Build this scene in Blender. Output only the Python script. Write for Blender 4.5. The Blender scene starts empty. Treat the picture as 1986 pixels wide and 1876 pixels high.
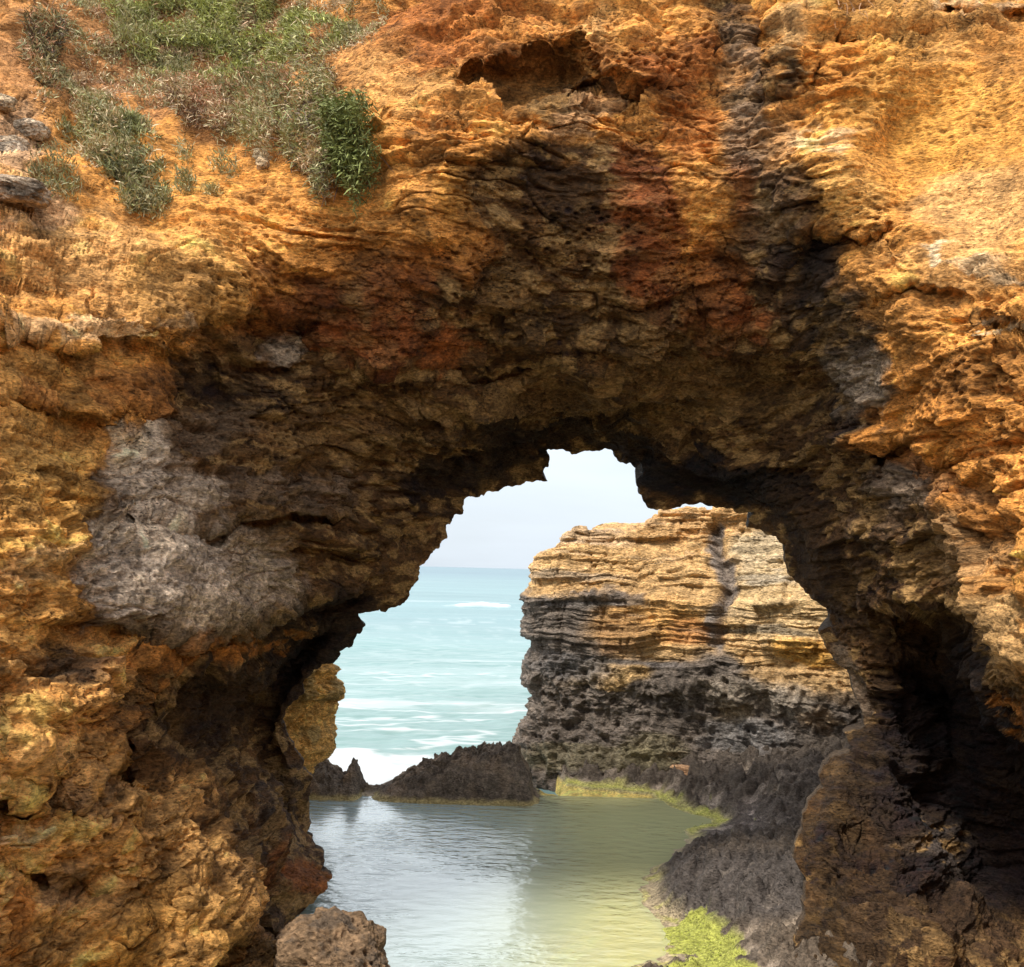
import bpy, math, random, time
import numpy as np
from mathutils import Matrix, Vector
T0 = time.time()
Q = 1.0                      # mesh density
# ------------------------------------------------------------------ camera, world, sun
scene = bpy.context.scene
COL = scene.collection
CAM_H, PITCH, ROLL, FOC = 4.0, math.radians(4.85), math.radians(1.5), 1939.0
Fv = np.array([0, math.cos(PITCH), math.sin(PITCH)])
U0 = np.array([0, -math.sin(PITCH), math.cos(PITCH)])
R0 = np.array([1.0, 0, 0])
Rv = R0 * math.cos(ROLL) + U0 * math.sin(ROLL)
Uv = U0 * math.cos(ROLL) - R0 * math.sin(ROLL)
C0 = np.array([0, 0, CAM_H])
cam_d = bpy.data.cameras.new("camera"); cam = bpy.data.objects.new("camera", cam_d); COL.objects.link(cam)
cam_d.sensor_width = 36; cam_d.lens = 36 * FOC / 1986.0
cam_d.clip_start = 0.1; cam_d.clip_end = 30000
M = Matrix([[Rv[0], Uv[0], -Fv[0], C0[0]], [Rv[1], Uv[1], -Fv[1], C0[1]], [Rv[2], Uv[2], -Fv[2], C0[2]], [0, 0, 0, 1]])
cam.matrix_world = M
scene.camera = cam
SUN_EL, SUN_AZ = math.radians(60), math.radians(225)     # azimuth clockwise from +Y: behind the camera, a little to the left
w = bpy.data.worlds.new("World"); scene.world = w; w.use_nodes = True
wn, wl = w.node_tree.nodes, w.node_tree.links
bg = wn["Background"]; bg.inputs[1].default_value = 0.13
sky = wn.new("ShaderNodeTexSky"); sky.sky_type = 'NISHITA'; sky.sun_disc = False
sky.sun_elevation = SUN_EL; sky.sun_rotation = SUN_AZ
sky.air_density = 1.0; sky.dust_density = 3.0; sky.ozone_density = 1.0
# thin high cloud veil mixed into the sky
tc = wn.new("ShaderNodeTexCoord"); mp = wn.new("ShaderNodeMapping"); mp.inputs['Scale'].default_value = (2, 2, 9)
nz = wn.new("ShaderNodeTexNoise"); nz.inputs['Scale'].default_value = 1.6; nz.inputs['Detail'].default_value = 5
cr = wn.new("ShaderNodeValToRGB"); cr.color_ramp.elements[0].position = .3; cr.color_ramp.elements[1].position = .75
cr.color_ramp.elements[0].color = (.75, .75, .75, 1); cr.color_ramp.elements[1].color = (1, 1, 1, 1)
mx = wn.new("ShaderNodeMix"); mx.data_type = 'RGBA'; 
hb = wn.new("ShaderNodeValToRGB"); e_ = hb.color_ramp.elements; e_[0].position = 0; e_[0].color = (.375, .415, .455, 1); e_[1].position = 1; e_[1].color = (.5, .52, .56, 1)
for p_, c_ in ((.12, (.40, .44, .48, 1)), (.19, (1.25, 1.36, 1.42, 1)), (.42, (1.2, 1.25, 1.3, 1)), (.65, (.6, .62, .66, 1))):
    q_ = e_.new(p_); q_.color = c_
vs = wn.new("ShaderNodeVectorMath"); vs.operation = 'SCALE'; vs.inputs['Scale'].default_value = 13.5; wl.new(hb.outputs[0], vs.inputs[0]); wl.new(vs.outputs[0], mx.inputs[6 + 1])
wl.new(tc.outputs['Generated'], mp.inputs[0]); wl.new(mp.outputs[0], nz.inputs[0]); wl.new(nz.outputs[0], cr.inputs[0])
sp = wn.new("ShaderNodeSeparateXYZ"); wl.new(tc.outputs['Generated'], sp.inputs[0]); wl.new(sp.outputs[2], hb.inputs[0])
el = wn.new("ShaderNodeMapRange"); el.inputs[1].default_value = .34; el.inputs[2].default_value = .8; el.inputs[3].default_value = 1; el.inputs[4].default_value = .3; wl.new(sp.outputs[2], el.inputs[0])
ml = wn.new("ShaderNodeMath"); ml.operation = 'MULTIPLY'; wl.new(cr.outputs[0], ml.inputs[0]); wl.new(el.outputs[0], ml.inputs[1]); wl.new(ml.outputs[0], mx.inputs[0]); wl.new(sky.outputs[0], mx.inputs[6]); wl.new(mx.outputs[2], bg.inputs[0])
sl = bpy.data.lights.new("sun", 'SUN'); so = bpy.data.objects.new("sun", sl); COL.objects.link(so)
sl.energy = 3.5; sl.angle = math.radians(13); sl.color = (1.0, .95, .87)
sd = Vector((math.cos(SUN_EL) * math.sin(SUN_AZ), math.cos(SUN_EL) * math.cos(SUN_AZ), math.sin(SUN_EL)))
so.rotation_euler = sd.to_track_quat('Z', 'Y').to_euler()
scene.view_settings.view_transform = 'Standard'; scene.view_settings.look = 'None'
scene.view_settings.exposure = 0.45; scene.view_settings.gamma = 1.0
scene.cycles.max_bounces = 6; scene.cycles.diffuse_bounces = 2; scene.cycles.transparent_max_bounces = 8

# ------------------------------------------------------------------ pixel <-> world (build-time helpers; every point gets its own real depth)
def ray(px, py):
    px = np.asarray(px, float)[..., None]; py = np.asarray(py, float)[..., None]
    return Fv + Rv * (px - 993) / FOC - Uv * (py - 938) / FOC
def at(px, py, Y):
    d = ray(px, py); return C0 + d * (np.asarray(Y, float)[..., None] / d[..., 1:2])
def at_z(px, py, z):
    d = ray(px, py); return C0 + d * ((np.asarray(z, float)[..., None] - CAM_H) / d[..., 2:3])
def proj(P):
    v = P - C0; f = np.maximum(v @ Fv, .05)
    return 993 + FOC * (v @ Rv) / f, 938 - FOC * (v @ Uv) / f

# ------------------------------------------------------------------ noise
rs = np.random.RandomState(7)
_perm = rs.permutation(256).astype(np.int32); _perm = np.concatenate([_perm, _perm, _perm])
_g = rs.normal(size=(256, 3)); _g = (_g / np.linalg.norm(_g, axis=1)[:, None]).astype(np.float32)
_j = rs.rand(256, 3).astype(np.float32)
def pn(p):
    p = p.astype(np.float32); i = np.floor(p).astype(np.int32); f = p - i; i &= 255
    u = f * f * f * (f * (f * 6 - 15) + 10)
    out = np.zeros(len(p), np.float32)
    for dx in (0, 1):
        hx = _perm[i[:, 0] + dx]; wx = u[:, 0] if dx else 1 - u[:, 0]
        for dy in (0, 1):
            hy = _perm[hx + i[:, 1] + dy]; wy = wx * (u[:, 1] if dy else 1 - u[:, 1])
            for dz in (0, 1):
                g = _g[_perm[hy + i[:, 2] + dz]]
                out += (g[:, 0] * (f[:, 0] - dx) + g[:, 1] * (f[:, 1] - dy) + g[:, 2] * (f[:, 2] - dz)) * wy * (u[:, 2] if dz else 1 - u[:, 2])
    return out * 1.5
def fbm(p, s, o=4, seed=0, an=(1, 1, 1), rough=.5):
    q = p * (np.array(an) * s) + seed * 17.31 + 100; t = 0; a = 1
    for k in range(o):
        t = t + a * pn(q); q = q * 2.03 + 11.7; a *= rough
    return t
def ridge(p, s, o=4, seed=0, an=(1, 1, 1)):
    q = p * (np.array(an) * s) + seed * 17.31 + 100; t = 0; a = 1
    for k in range(o):
        t = t + a * (1 - 2 * np.abs(pn(q))); q = q * 2.07 + 5.3; a *= .5
    return t / 1.9
def worley(p, s, seed=0, an=(1, 1, 1)):
    q = (p * (np.array(an) * s) + seed * 13.7 + 100).astype(np.float32) ; i0 = np.floor(q - .5).astype(np.int32)
    d1 = np.full(len(q), 9., np.float32)
    for dx in (0, 1):
        for dy in (0, 1):
            for dz in (0, 1):
                c = i0 + np.array([dx, dy, dz], np.int32); m = c & 255
                j = _j[_perm[_perm[_perm[m[:, 0]] + m[:, 1]] + m[:, 2]]]
                d1 = np.minimum(d1, ((c + j - q) ** 2).sum(1))
    return np.sqrt(d1)
def sst(a, b, x):
    t = np.clip((x - a) / (b - a), 0, 1); return t * t * (3 - 2 * t)

# ------------------------------------------------------------------ raster fields over the rock face
GX0, GY0, GS, GW, GH = -900.0, -900.0, 4.0, 1000, 1000
gx, gy = np.meshgrid(GX0 + GS * np.arange(GW), GY0 + GS * np.arange(GH))
def look(F, x, y):
    fx = np.clip((x - GX0) / GS, 0, GW - 1.01); fy = np.clip((y - GY0) / GS, 0, GH - 1.01)
    ix = fx.astype(np.int32); iy = fy.astype(np.int32); a = (fx - ix).astype(np.float32); b = (fy - iy).astype(np.float32)
    if F.ndim == 3: a = a[:, None]; b = b[:, None]
    return (F[iy, ix] * (1 - a) + F[iy, ix + 1] * a) * (1 - b) + (F[iy + 1, ix] * (1 - a) + F[iy + 1, ix + 1] * a) * b
def seg_dist(X, Y, poly):
    """distance to a polyline and the signed side of its nearest segment (+ = right of travel, i.e. below a left-to-right line)"""
    best = np.full(X.shape, 1e9); side = np.zeros(X.shape); tt = np.zeros(X.shape); n = len(poly) - 1
    for k in range(n):
        ax, ay = poly[k]; bx, by = poly[k + 1]; dx, dy = bx - ax, by - ay; L = dx * dx + dy * dy + 1e-9
        t = np.clip(((X - ax) * dx + (Y - ay) * dy) / L, 0, 1); ex = X - ax - t * dx; ey = Y - ay - t * dy
        d = np.hypot(ex, ey); m = d < best; best[m] = d[m]
        side[m] = np.sign(dx * (Y - ay) - dy * (X - ax))[m]; tt[m] = ((k + t) / n)[m]
    return best, side, tt
def poly_sd(X, Y, poly):
    """signed distance, + inside"""
    p = list(poly) + [poly[0]]; best = np.full(X.shape, 1e9); ins = np.zeros(X.shape, bool)
    for k in range(len(poly)):
        ax, ay = p[k]; bx, by = p[k + 1]; dx, dy = bx - ax, by - ay
        t = np.clip(((X - ax) * dx + (Y - ay) * dy) / (dx * dx + dy * dy + 1e-9), 0, 1)
        best = np.minimum(best, np.hypot(X - ax - t * dx, Y - ay - t * dy))
        c = ((ay > Y) != (by > Y)) & (X < dx * (Y - ay) / (dy if dy else 1e-9) + ax); ins ^= c
    return np.where(ins, best, -best)
def tps(ctrl, X, Y, smooth=1e-3):
    c = np.array(ctrl, float); S = 500.0; x, y, v = c[:, 0] / S, c[:, 1] / S, c[:, 2]; n = len(c)
    def U(r2): return np.where(r2 > 0, r2 * np.log(r2 + 1e-12), 0)
    K = U((x[:, None] - x) ** 2 + (y[:, None] - y) ** 2) + np.eye(n) * smooth
    A = np.zeros((n + 3, n + 3)); A[:n, :n] = K; A[:n, n:] = np.c_[np.ones(n), x, y]; A[n:, :n] = A[:n, n:].T
    wt = np.linalg.solve(A, np.r_[v, 0, 0, 0]); X = X / S; Y = Y / S
    out = wt[n] + wt[n + 1] * X + wt[n + 2] * Y
    for k in range(n): out = out + wt[k] * U((X - x[k]) ** 2 + (Y - y[k]) ** 2)
    return out

# ------------------------------------------------------------------ mesh helpers
def tag(o, label=None, cat=None, group=None, kind=None):
    if label: o['label'] = label
    if cat: o['category'] = cat
    if group: o['group'] = group
    if kind: o['kind'] = kind
    return o
def mesh_np(name, V, F, mats, smooth=True, parent=None, cols=None, loc=None):
    me = bpy.data.meshes.new(name); F = np.asarray(F, np.int32); k = F.shape[1]
    V = np.asarray(V, np.float32)
    if loc is not None: V = V - np.array(loc, np.float32)
    me.vertices.add(len(V)); me.vertices.foreach_set("co", V.ravel())
    me.loops.add(F.size); me.loops.foreach_set("vertex_index", F.ravel())
    me.polygons.add(len(F)); me.polygons.foreach_set("loop_start", np.arange(0, F.size, k, dtype=np.int32))
    me.polygons.foreach_set("loop_total", np.full(len(F), k, np.int32))
    me.update(calc_edges=True); me.validate()
    if smooth: me.polygons.foreach_set("use_smooth", np.ones(len(me.polygons), bool))
    if cols is not None:
        for nm, c in cols.items():
            c = np.asarray(c, np.float32)
            if c.ndim == 2:
                a = me.color_attributes.new(nm, 'FLOAT_COLOR', 'POINT'); a.data.foreach_set("color", np.c_[c, np.ones(len(c))].astype(np.float32).ravel())
            else:
                a = me.attributes.new(nm, 'FLOAT', 'POINT'); a.data.foreach_set("value", c)
    me.materials.append(mats)
    o = bpy.data.objects.new(name, me); COL.objects.link(o)
    if loc is not None: o.location = loc
    if parent: o.parent = parent
    return o
def grid_faces(n, m, flip=False):
    i = np.arange((n - 1) * m).reshape(n - 1, m)[:, :m - 1].ravel()
    f = np.c_[i, i + 1, i + m + 1, i + m]
    return f[:, ::-1] if flip else f
def gnormals(P):
    a = np.gradient(P, axis=0); b = np.gradient(P, axis=1); n = np.cross(a, b)
    return n / (np.linalg.norm(n, axis=2, keepdims=True) + 1e-12)
def blur_t(A, s):
    """gaussian blur along axis 0 (edge padded)"""
    if s < .6: return A
    r = int(3 * s) + 1; k = np.exp(-.5 * (np.arange(-r, r + 1) / s) ** 2); k /= k.sum()
    P = np.pad(A, ((r, r), (0, 0)), mode='edge')
    return np.stack([np.convolve(P[:, c], k, 'valid') for c in range(A.shape[1])], 1)
def resample(pts, n):
    p = np.array(pts, float); d = np.r_[0, np.cumsum(np.hypot(*np.diff(p[:, :2], axis=0).T))]
    t = np.linspace(0, d[-1], n); return np.stack([np.interp(t, d, p[:, c]) for c in range(p.shape[1])], 1)

# ------------------------------------------------------------------ materials
def mat(name, rough=.9):
    m = bpy.data.materials.new(name); m.use_nodes = True; n = m.node_tree.nodes; b = n["Principled BSDF"]
    b.inputs['Roughness'].default_value = rough; b.inputs['Specular IOR Level'].default_value = .25
    return m, n, m.node_tree.links, b
def rock_mat(name, fine=1.0, wet=False, bump=.5, pits=.5, speck=.35, dist=.02):
    m, n, l, b = mat(name, .92)
    at_ = n.new("ShaderNodeAttribute"); at_.attribute_name = "tint"
    tc = n.new("ShaderNodeTexCoord")
    mp = n.new("ShaderNodeMapping"); mp.inputs['Scale'].default_value = (1, 1, 2.0); l.new(tc.outputs['Object'], mp.inputs[0])
    a = n.new("ShaderNodeTexNoise"); a.inputs['Scale'].default_value = 7 * fine; a.inputs['Detail'].default_value = 6; a.inputs['Roughness'].default_value = .72
    c = n.new("ShaderNodeTexNoise"); c.inputs['Scale'].default_value = 22 * fine; c.inputs['Detail'].default_value = 3; c.inputs['Roughness'].default_value = .7
    v = n.new("ShaderNodeTexVoronoi"); v.inputs['Scale'].default_value = 16 * fine; v.inputs['Detail'].default_value = 0
    for q in (a, c): l.new(mp.outputs[0], q.inputs['Vector'])
    wv = n.new("ShaderNodeVectorMath"); wv.operation = 'MULTIPLY_ADD'; wv.inputs[1].default_value = (.12, .12, .12)
    l.new(a.outputs['Color'], wv.inputs[0]); l.new(mp.outputs[0], wv.inputs[2]); l.new(wv.outputs[0], v.inputs['Vector'])
    # mineral speckle: multiplies the tint
    r1 = n.new("ShaderNodeMapRange"); r1.inputs[1].default_value = .40; r1.inputs[2].default_value = .62
    r1.inputs[3].default_value = 1 - speck; r1.inputs[4].default_value = 1 + speck * .9
    l.new(c.outputs[0], r1.inputs[0])
    r2 = n.new("ShaderNodeMapRange"); r2.inputs[1].default_value = .38; r2.inputs[2].default_value = .64
    r2.inputs[3].default_value = 1 - speck * .8; r2.inputs[4].default_value = 1 + speck * .8
    l.new(a.outputs[0], r2.inputs[0])
    mm = n.new("ShaderNodeMath"); mm.operation = 'MULTIPLY'; l.new(r1.outputs[0], mm.inputs[0]); l.new(r2.outputs[0], mm.inputs[1])
    vm = n.new("ShaderNodeVectorMath"); vm.operation = 'SCALE'; l.new(at_.outputs['Color'], vm.inputs[0]); l.new(mm.outputs[0], vm.inputs['Scale'])
    # small pits in patches, the shade in the holes put into the colour
    vp = n.new("ShaderNodeTexVoronoi"); vp.inputs['Scale'].default_value = 21 * fine; vp.inputs['Detail'].default_value = 0; l.new(wv.outputs[0], vp.inputs['Vector'])
    pa = n.new("ShaderNodeTexNoise"); pa.inputs['Scale'].default_value = 2.2; pa.inputs['Detail'].default_value = 2; l.new(tc.outputs['Object'], pa.inputs[0])
    th = n.new("ShaderNodeMapRange"); th.inputs[1].default_value = .42; th.inputs[2].default_value = .66; th.inputs[3].default_value = .02; th.inputs[4].default_value = .36; l.new(pa.outputs[0], th.inputs[0])
    lt = n.new("ShaderNodeMath"); lt.operation = 'SUBTRACT'; l.new(th.outputs[0], lt.inputs[0]); l.new(vp.outputs['Distance'], lt.inputs[1])
    ls = n.new("ShaderNodeMapRange"); ls.inputs[1].default_value = 0; ls.inputs[2].default_value = .09; ls.inputs[3].default_value = 1; ls.inputs[4].default_value = .38; l.new(lt.outputs[0], ls.inputs[0])
    v2 = n.new("ShaderNodeVectorMath"); v2.operation = 'SCALE'; l.new(vm.outputs[0], v2.inputs[0]); l.new(ls.outputs[0], v2.inputs['Scale'])
    l.new(v2.outputs[0], b.inputs['Base Color'])
    # bump
    pr = n.new("ShaderNodeMapRange"); pr.inputs[1].default_value = .0; pr.inputs[2].default_value = .45; pr.inputs[3].default_value = -pits; pr.inputs[4].default_value = 0
    l.new(v.outputs['Distance'], pr.inputs[0])
    h = n.new("ShaderNodeMath"); h.operation = 'MULTIPLY_ADD'; h.inputs[1].default_value = .5; l.new(c.outputs[0], h.inputs[0]); l.new(a.outputs[0], h.inputs[2])
    h2 = n.new("ShaderNodeMath"); h2.operation = 'ADD'; l.new(h.outputs[0], h2.inputs[0]); l.new(pr.outputs[0], h2.inputs[1]); h3 = n.new('ShaderNodeMath'); h3.operation = 'MULTIPLY_ADD'; h3.inputs[1].default_value = .5; l.new(ls.outputs[0], h3.inputs[0]); l.new(h2.outputs[0], h3.inputs[2]); h2 = h3
    bp = n.new("ShaderNodeBump"); bp.inputs['Strength'].default_value = bump; bp.inputs['Distance'].default_value = dist
    l.new(h2.outputs[0], bp.inputs['Height']); l.new(bp.outputs[0], b.inputs['Normal'])
    return m
M_ROCK = rock_mat("arch_limestone", bump=.9, dist=.06)
M_CLIFF = rock_mat("cliff_limestone", fine=.8, bump=.9, dist=.06)
M_SHORE = rock_mat("shore_rock", fine=1.1, bump=.8, pits=.8, speck=.3, dist=.035)
def leaf_mat(name, rough=.6):
    m, n, l, b = mat(name, rough)
    a = n.new("ShaderNodeAttribute"); a.attribute_name = "tint"; l.new(a.outputs['Color'], b.inputs['Base Color'])
    b.inputs['Subsurface Weight'].default_value = 0
    return m
M_LEAF = leaf_mat("leaf")

# albedos (linear)
OR = (.74, .325, .075); OR2 = (.58, .215, .04); PALE = (.74, .42, .16); CREAM = (.80, .60, .36); RUST = (.24, .068, .016); RUST2 = (.36, .11, .025)
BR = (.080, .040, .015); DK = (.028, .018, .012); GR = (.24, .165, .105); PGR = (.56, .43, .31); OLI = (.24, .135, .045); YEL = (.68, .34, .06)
CHAR = (.075, .066, .062)
def paint(base, blobs, X, Y):
    F = np.empty(X.shape + (3,), np.float32); F[...] = base
    for bl in blobs:
        if bl[0] == 'poly':
            _, pts, col, st, soft = bl; w_ = st * sst(-soft, soft, poly_sd(X, Y, pts))
        elif bl[0] == 'line':
            _, pts, col, st, wd = bl; w_ = st * sst(wd, wd * .3, seg_dist(X, Y, pts)[0])
        else:
            x, y, rx, ry, rot, col, st = bl; c, s = math.cos(math.radians(rot)), math.sin(math.radians(rot))
            dx, dy = X - x, Y - y; r = np.hypot((dx * c + dy * s) / rx, (-dx * s + dy * c) / ry); w_ = st * sst(1.25, .6, r)
        F += (np.array(col, np.float32) - F) * w_[..., None].astype(np.float32)
    return F

# ================================================================== THE ROCK ARCH
RIM = [(470, 2500), (505, 2100), (540, 1960), (548, 1876), (560, 1800), (575, 1775), (602, 1756), (630, 1727), (638, 1700), (624, 1682), (630, 1665), (612, 1640),
 (600, 1610), (598, 1560), (606, 1520), (600, 1490), (585, 1475), (562, 1430), (545, 1400), (560, 1370), (588, 1340), (602, 1310), (625, 1290), (655, 1284),
 (654, 1266), (685, 1255), (690, 1230), (706, 1215), (696, 1194), (722, 1180), (745, 1186), (790, 1165), (803, 1130), (822, 1098), (850, 1062), (868, 1042),
 (862, 1020), (902, 988), (898, 972), (960, 950), (1000, 940), (1062, 933), (1044, 924), (1060, 905), (1062, 888), (1054, 877), (1080, 874), (1110, 881), (1150, 873),
 (1188, 870), (1190, 884), (1215, 900), (1260, 905), (1240, 930), (1243, 960), (1262, 985), (1330, 980), (1400, 985), (1450, 995), (1470, 990), (1452, 1010), (1448, 1025),
 (1480, 1030), (1502, 1040), (1520, 1060), (1530, 1100), (1547, 1130), (1580, 1160), (1612, 1190), (1616, 1214), (1595, 1225), (1605, 1250), (1625, 1285), (1648, 1300),
 (1660, 1340), (1674, 1380), (1676, 1410), (1640, 1424), (1645, 1445), (1655, 1457), (1612, 1470), (1590, 1500), (1596, 1530), (1570, 1560), (1560, 1600), (1546, 1640),
 (1540, 1665), (1560, 1700), (1562, 1760), (1550, 1800), (1535, 1876), (1515, 1960), (1495, 2100), (1460, 2500)]
def zY(px, py, z): return float(at_z(px, py, z)[1])
CT = [  # px, py, Y distance
 # rim
 (548, 1876, zY(548, 1876, .12)), (560, 1800, zY(560, 1800, .15)), (636, 1700, zY(636, 1700, .4)), (600, 1600, zY(600, 1600, .45)), (600, 1500, 13.6), (550, 1400, 13.6),
 (620, 1290, 13.4), (700, 1200, 13.2), (800, 1140, 13.4), (865, 1030, 13.8), (960, 950, 14.2), (1060, 910, 14.4), (1190, 880, 14.6), (1250, 930, 14.0), (1330, 982, 14.0),
 (1460, 1000, 13.6), (1530, 1100, 13.2), (1612, 1200, 12.8), (1650, 1310, 12.6), (1676, 1400, 12.4), (1600, 1480, 12.0), (1560, 1600, 11.4), (1550, 1700, 10.9), (1545, 1800, 10.3), (1535, 1876, zY(1535, 1876, .3)),
 (505, 2100, zY(505, 2100, -.3)), (1495, 2100, zY(1495, 2100, -.2)), (470, 2500, 7.0), (1460, 2500, 7.0),
 # left wall, lit
 (0, 700, 8.0), (0, 500, 8.7), (-200, 700, 7.2), (150, 560, 9.0), (330, 520, 9.8), (450, 560, 10.1), (300, 640, 9.3), (0, 900, 7.9), (120, 850, 8.5), (0, 1200, 7.5), (130, 1150, 8.2), (60, 1030, 7.9),
 (0, 1450, 7.2), (150, 1400, 7.9), (0, 1700, 7.0), (180, 1650, 7.9), (330, 1560, 8.8), (420, 1700, 8.9), (300, 1800, 8.3), (0, 1876, 6.7), (470, 1800, 9.1), (450, 1900, 8.7), (100, 2100, 6.4), (-300, 1400, 6.2), (-300, 2200, 5.6), (300, 2300, 6.6),
 # left wall, tunnel side
 (230, 900, 9.4), (250, 1100, 9.2), (400, 750, 10.4), (450, 950, 10.6), (450, 1100, 10.4), (420, 1200, 10.2), (600, 750, 11.3), (650, 900, 11.9), (600, 1080, 11.6), (750, 1000, 12.8), (560, 1200, 11.9), (300, 1330, 9.3), (420, 1400, 11.0), (520, 1330, 12.4), (480, 1520, 11.3), (530, 1650, 11.3),
 # front face centre
 (560, 580, 10.5), (650, 450, 10.1), (800, 400, 10.0), (750, 600, 10.8), (900, 560, 10.9), (950, 420, 10.4), (1000, 300, 10.2), (860, 280, 9.9), (1100, 420, 10.6), (1150, 560, 11.1), (1100, 680, 11.7), (1250, 680, 11.7), (1350, 500, 10.8), (1350, 350, 10.4), (1400, 640, 11.4),
 (1000, 780, 12.8), (1150, 780, 12.9), (850, 780, 12.2), (1350, 780, 12.7), (1300, 880, 13.7), (1450, 900, 13.0), (1000, 870, 13.8),
 (900, 60, 10.6), (1100, 40, 10.3), (1250, 60, 10.2), (1250, 180, 10.3), (1400, 100, 10.5), (1000, -60, 11.2), (700, 60, 11.6), (760, 200, 10.4),
 # right face
 (1560, 100, 10.0), (1500, 300, 10.2), (1600, 330, 9.8), (1800, 200, 9.8), (1950, 200, 9.5), (1800, 400, 9.5), (1950, 420, 8.9), (1550, 480, 10.4), (1620, 600, 10.5), (1700, 560, 9.6), (1850, 560, 8.9), (1986, 600, 8.2), (1720, 700, 9.8), (1850, 750, 9.0), (1986, 800, 8.1),
 (1680, 850, 10.9), (1560, 800, 11.9), (1800, 900, 9.8), (1900, 950, 8.8), (1986, 1000, 8.0), (1600, 1000, 12.1), (1700, 1100, 11.5), (1850, 1100, 9.6), (1940, 1180, 8.5), (1986, 1280, 7.9),
 (1760, 1250, 11.6), (1850, 1350, 11.3), (1750, 1450, 11.7), (1900, 1500, 10.6), (1986, 1450, 9.6), (1700, 1600, 11.3), (1850, 1700, 10.6), (1986, 1700, 10.2), (1700, 1800, 10.0), (1986, 1876, 9.2), (1750, 2000, 8.6), (2200, 1500, 9.6), (2300, 1000, 6.8), (2300, 500, 7.5), (2300, 2200, 8.2), (2300, 1850, 9.0), (2250, 150, 8.8),
 # vegetated slope, top left
 (600, 330, 10.4), (720, 340, 10.2), (680, 200, 10.9), (500, 270, 11.0), (480, 380, 10.4), (500, 150, 12.4), (300, 280, 11.0), (300, 380, 10.3), (120, 380, 9.7), (150, 200, 11.5), (350, 60, 12.6), (600, 60, 12.0), (100, 50, 11.9), (0, 250, 10.2), (300, -80, 12.9), (600, -100, 12.3), (-250, 200, 10.5), (-200, -100, 11.6),
 (0, 400, 9.2), (1500, -100, 10.9), (1900, -50, 10.8), (1900, 30, 10.0), (1650, 30, 10.1), (2300, -100, 10.2), (1200, -200, 12.0), (1900, -250, 11.8), (200, -250, 13.4), (700, -250, 13.0), (-300, -250, 12.4), (2300, -250, 11.4)]
DEP = tps(CT, gx, gy, 2e-3)
DEP = np.clip(DEP, 4.5, 22)
# relief: lips (depth steps under a lip), hollows, bulges; metres of extra depth (+ = farther)
REL = np.zeros_like(DEP)
_gp = np.c_[gx.ravel() / 100, gy.ravel() / 100, 0 * gx.ravel()]
WX = (fbm(_gp, .9, 4, 201) * 26).reshape(gx.shape); WY = (fbm(_gp, 1.1, 4, 202) * 20).reshape(gx.shape)
def lip(pts, step, below, above=18, bulge=0.0, taper=.12):
    d, s, t = seg_dist(gx + WX, gy + WY, pts); above *= 1.8; step *= .8; bulge = 0; tp = sst(0, taper, t) * sst(1, 1 - taper, t)
    REL[...] += tp * np.where(s > 0, step * sst(-2, 16, d) * np.exp(-(d / below) ** 1.5), -bulge * np.exp(-(d / above) ** 2))
def bulge(x, y, rx, ry, rot, h, p=2.0):
    c, s = math.cos(math.radians(rot)), math.sin(math.radians(rot)); dx, dy = gx + WX * 1.3 - x, gy + WY * 1.3 - y; k_ = 1.25; rx *= k_; ry *= k_
    r = np.hypot((dx * c + dy * s) / rx, (-dx * s + dy * c) / ry); REL[...] -= .26 * h * sst(1.05, .35, r)
def hollow(pts, h, soft):
    REL[...] += h * sst(-soft * .3, soft, poly_sd(gx, gy, pts))
lip([(-80, 640), (0, 640), (120, 652), (260, 665), (330, 700), (385, 645), (470, 612), (560, 625), (640, 640)], .42, 120, 40, .12)
lip([(-60, 760), (0, 745), (80, 770), (180, 800), (320, 805)], .35, 50, 25, .08)
lip([(165, 988), (230, 1003), (330, 1018), (470, 1008), (600, 985), (720, 965)], .8, 18, 30, .3)
lip([(130, 1060), (135, 1020), (170, 990), (215, 985)], .0, 22, 25, -.1)
lip([(180, 1215), (330, 1228), (450, 1218), (560, 1190), (600, 1150), (640, 1100)], .9, 70, 40, .1)
lip([(550, 640), (700, 662), (850, 700), (960, 722), (1050, 700), (1200, 720)], .3, 30, 20, .08)
lip([(900, 100), (965, 110), (1030, 92), (1130, 98), (1180, 130), (1300, 175)], .5, 70, 35, .2)
hollow([(960, 115), (1040, 100), (1120, 110), (1150, 150), (1090, 170), (1020, 205), (985, 200)], .5, 40)
hollow([(1085, 172), (1110, 150), (1160, 140), (1150, 165), (1100, 185)], .4, 10)
hollow([(1595, 68), (1630, 70), (1665, 100), (1620, 105)], .4, 10)
bulge(1120, 220, 110, 50, -30, .25)
bulge(1060, 195, 60, 26, -10, .25)
hollow([(190, 1365), (250, 1320), (400, 1290), (540, 1220), (640, 1210), (600, 1330), (540, 1400), (580, 1480), (590, 1600), (500, 1620), (430, 1560), (380, 1510), (300, 1440), (230, 1480)], 1.0, 70)
hollow([(205, 1455), (245, 1450), (290, 1490), (250, 1520), (215, 1490)], .35, 12)
lip([(1860, 1150), (1890, 1230), (1950, 1330), (2040, 1420)][::-1], .0, 30, 60, -.6)
hollow([(1745, 1200), (1860, 1190), (1915, 1290), (2010, 1390), (2300, 1560), (2400, 2100), (2000, 2000), (1780, 1750), (1740, 1400)], 1.5, 120)
lip([(1900, 628), (1960, 620), (2040, 612), (2200, 600)], .45, 50, 25, .12)
lip([(1640, 590), (1700, 560), (1770, 520), (1850, 540), (1900, 570)], .35, 40, 30, .1)
lip([(1700, 840), (1760, 850), (1850, 870), (1950, 960)], .45, 70, 30, .1)
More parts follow.
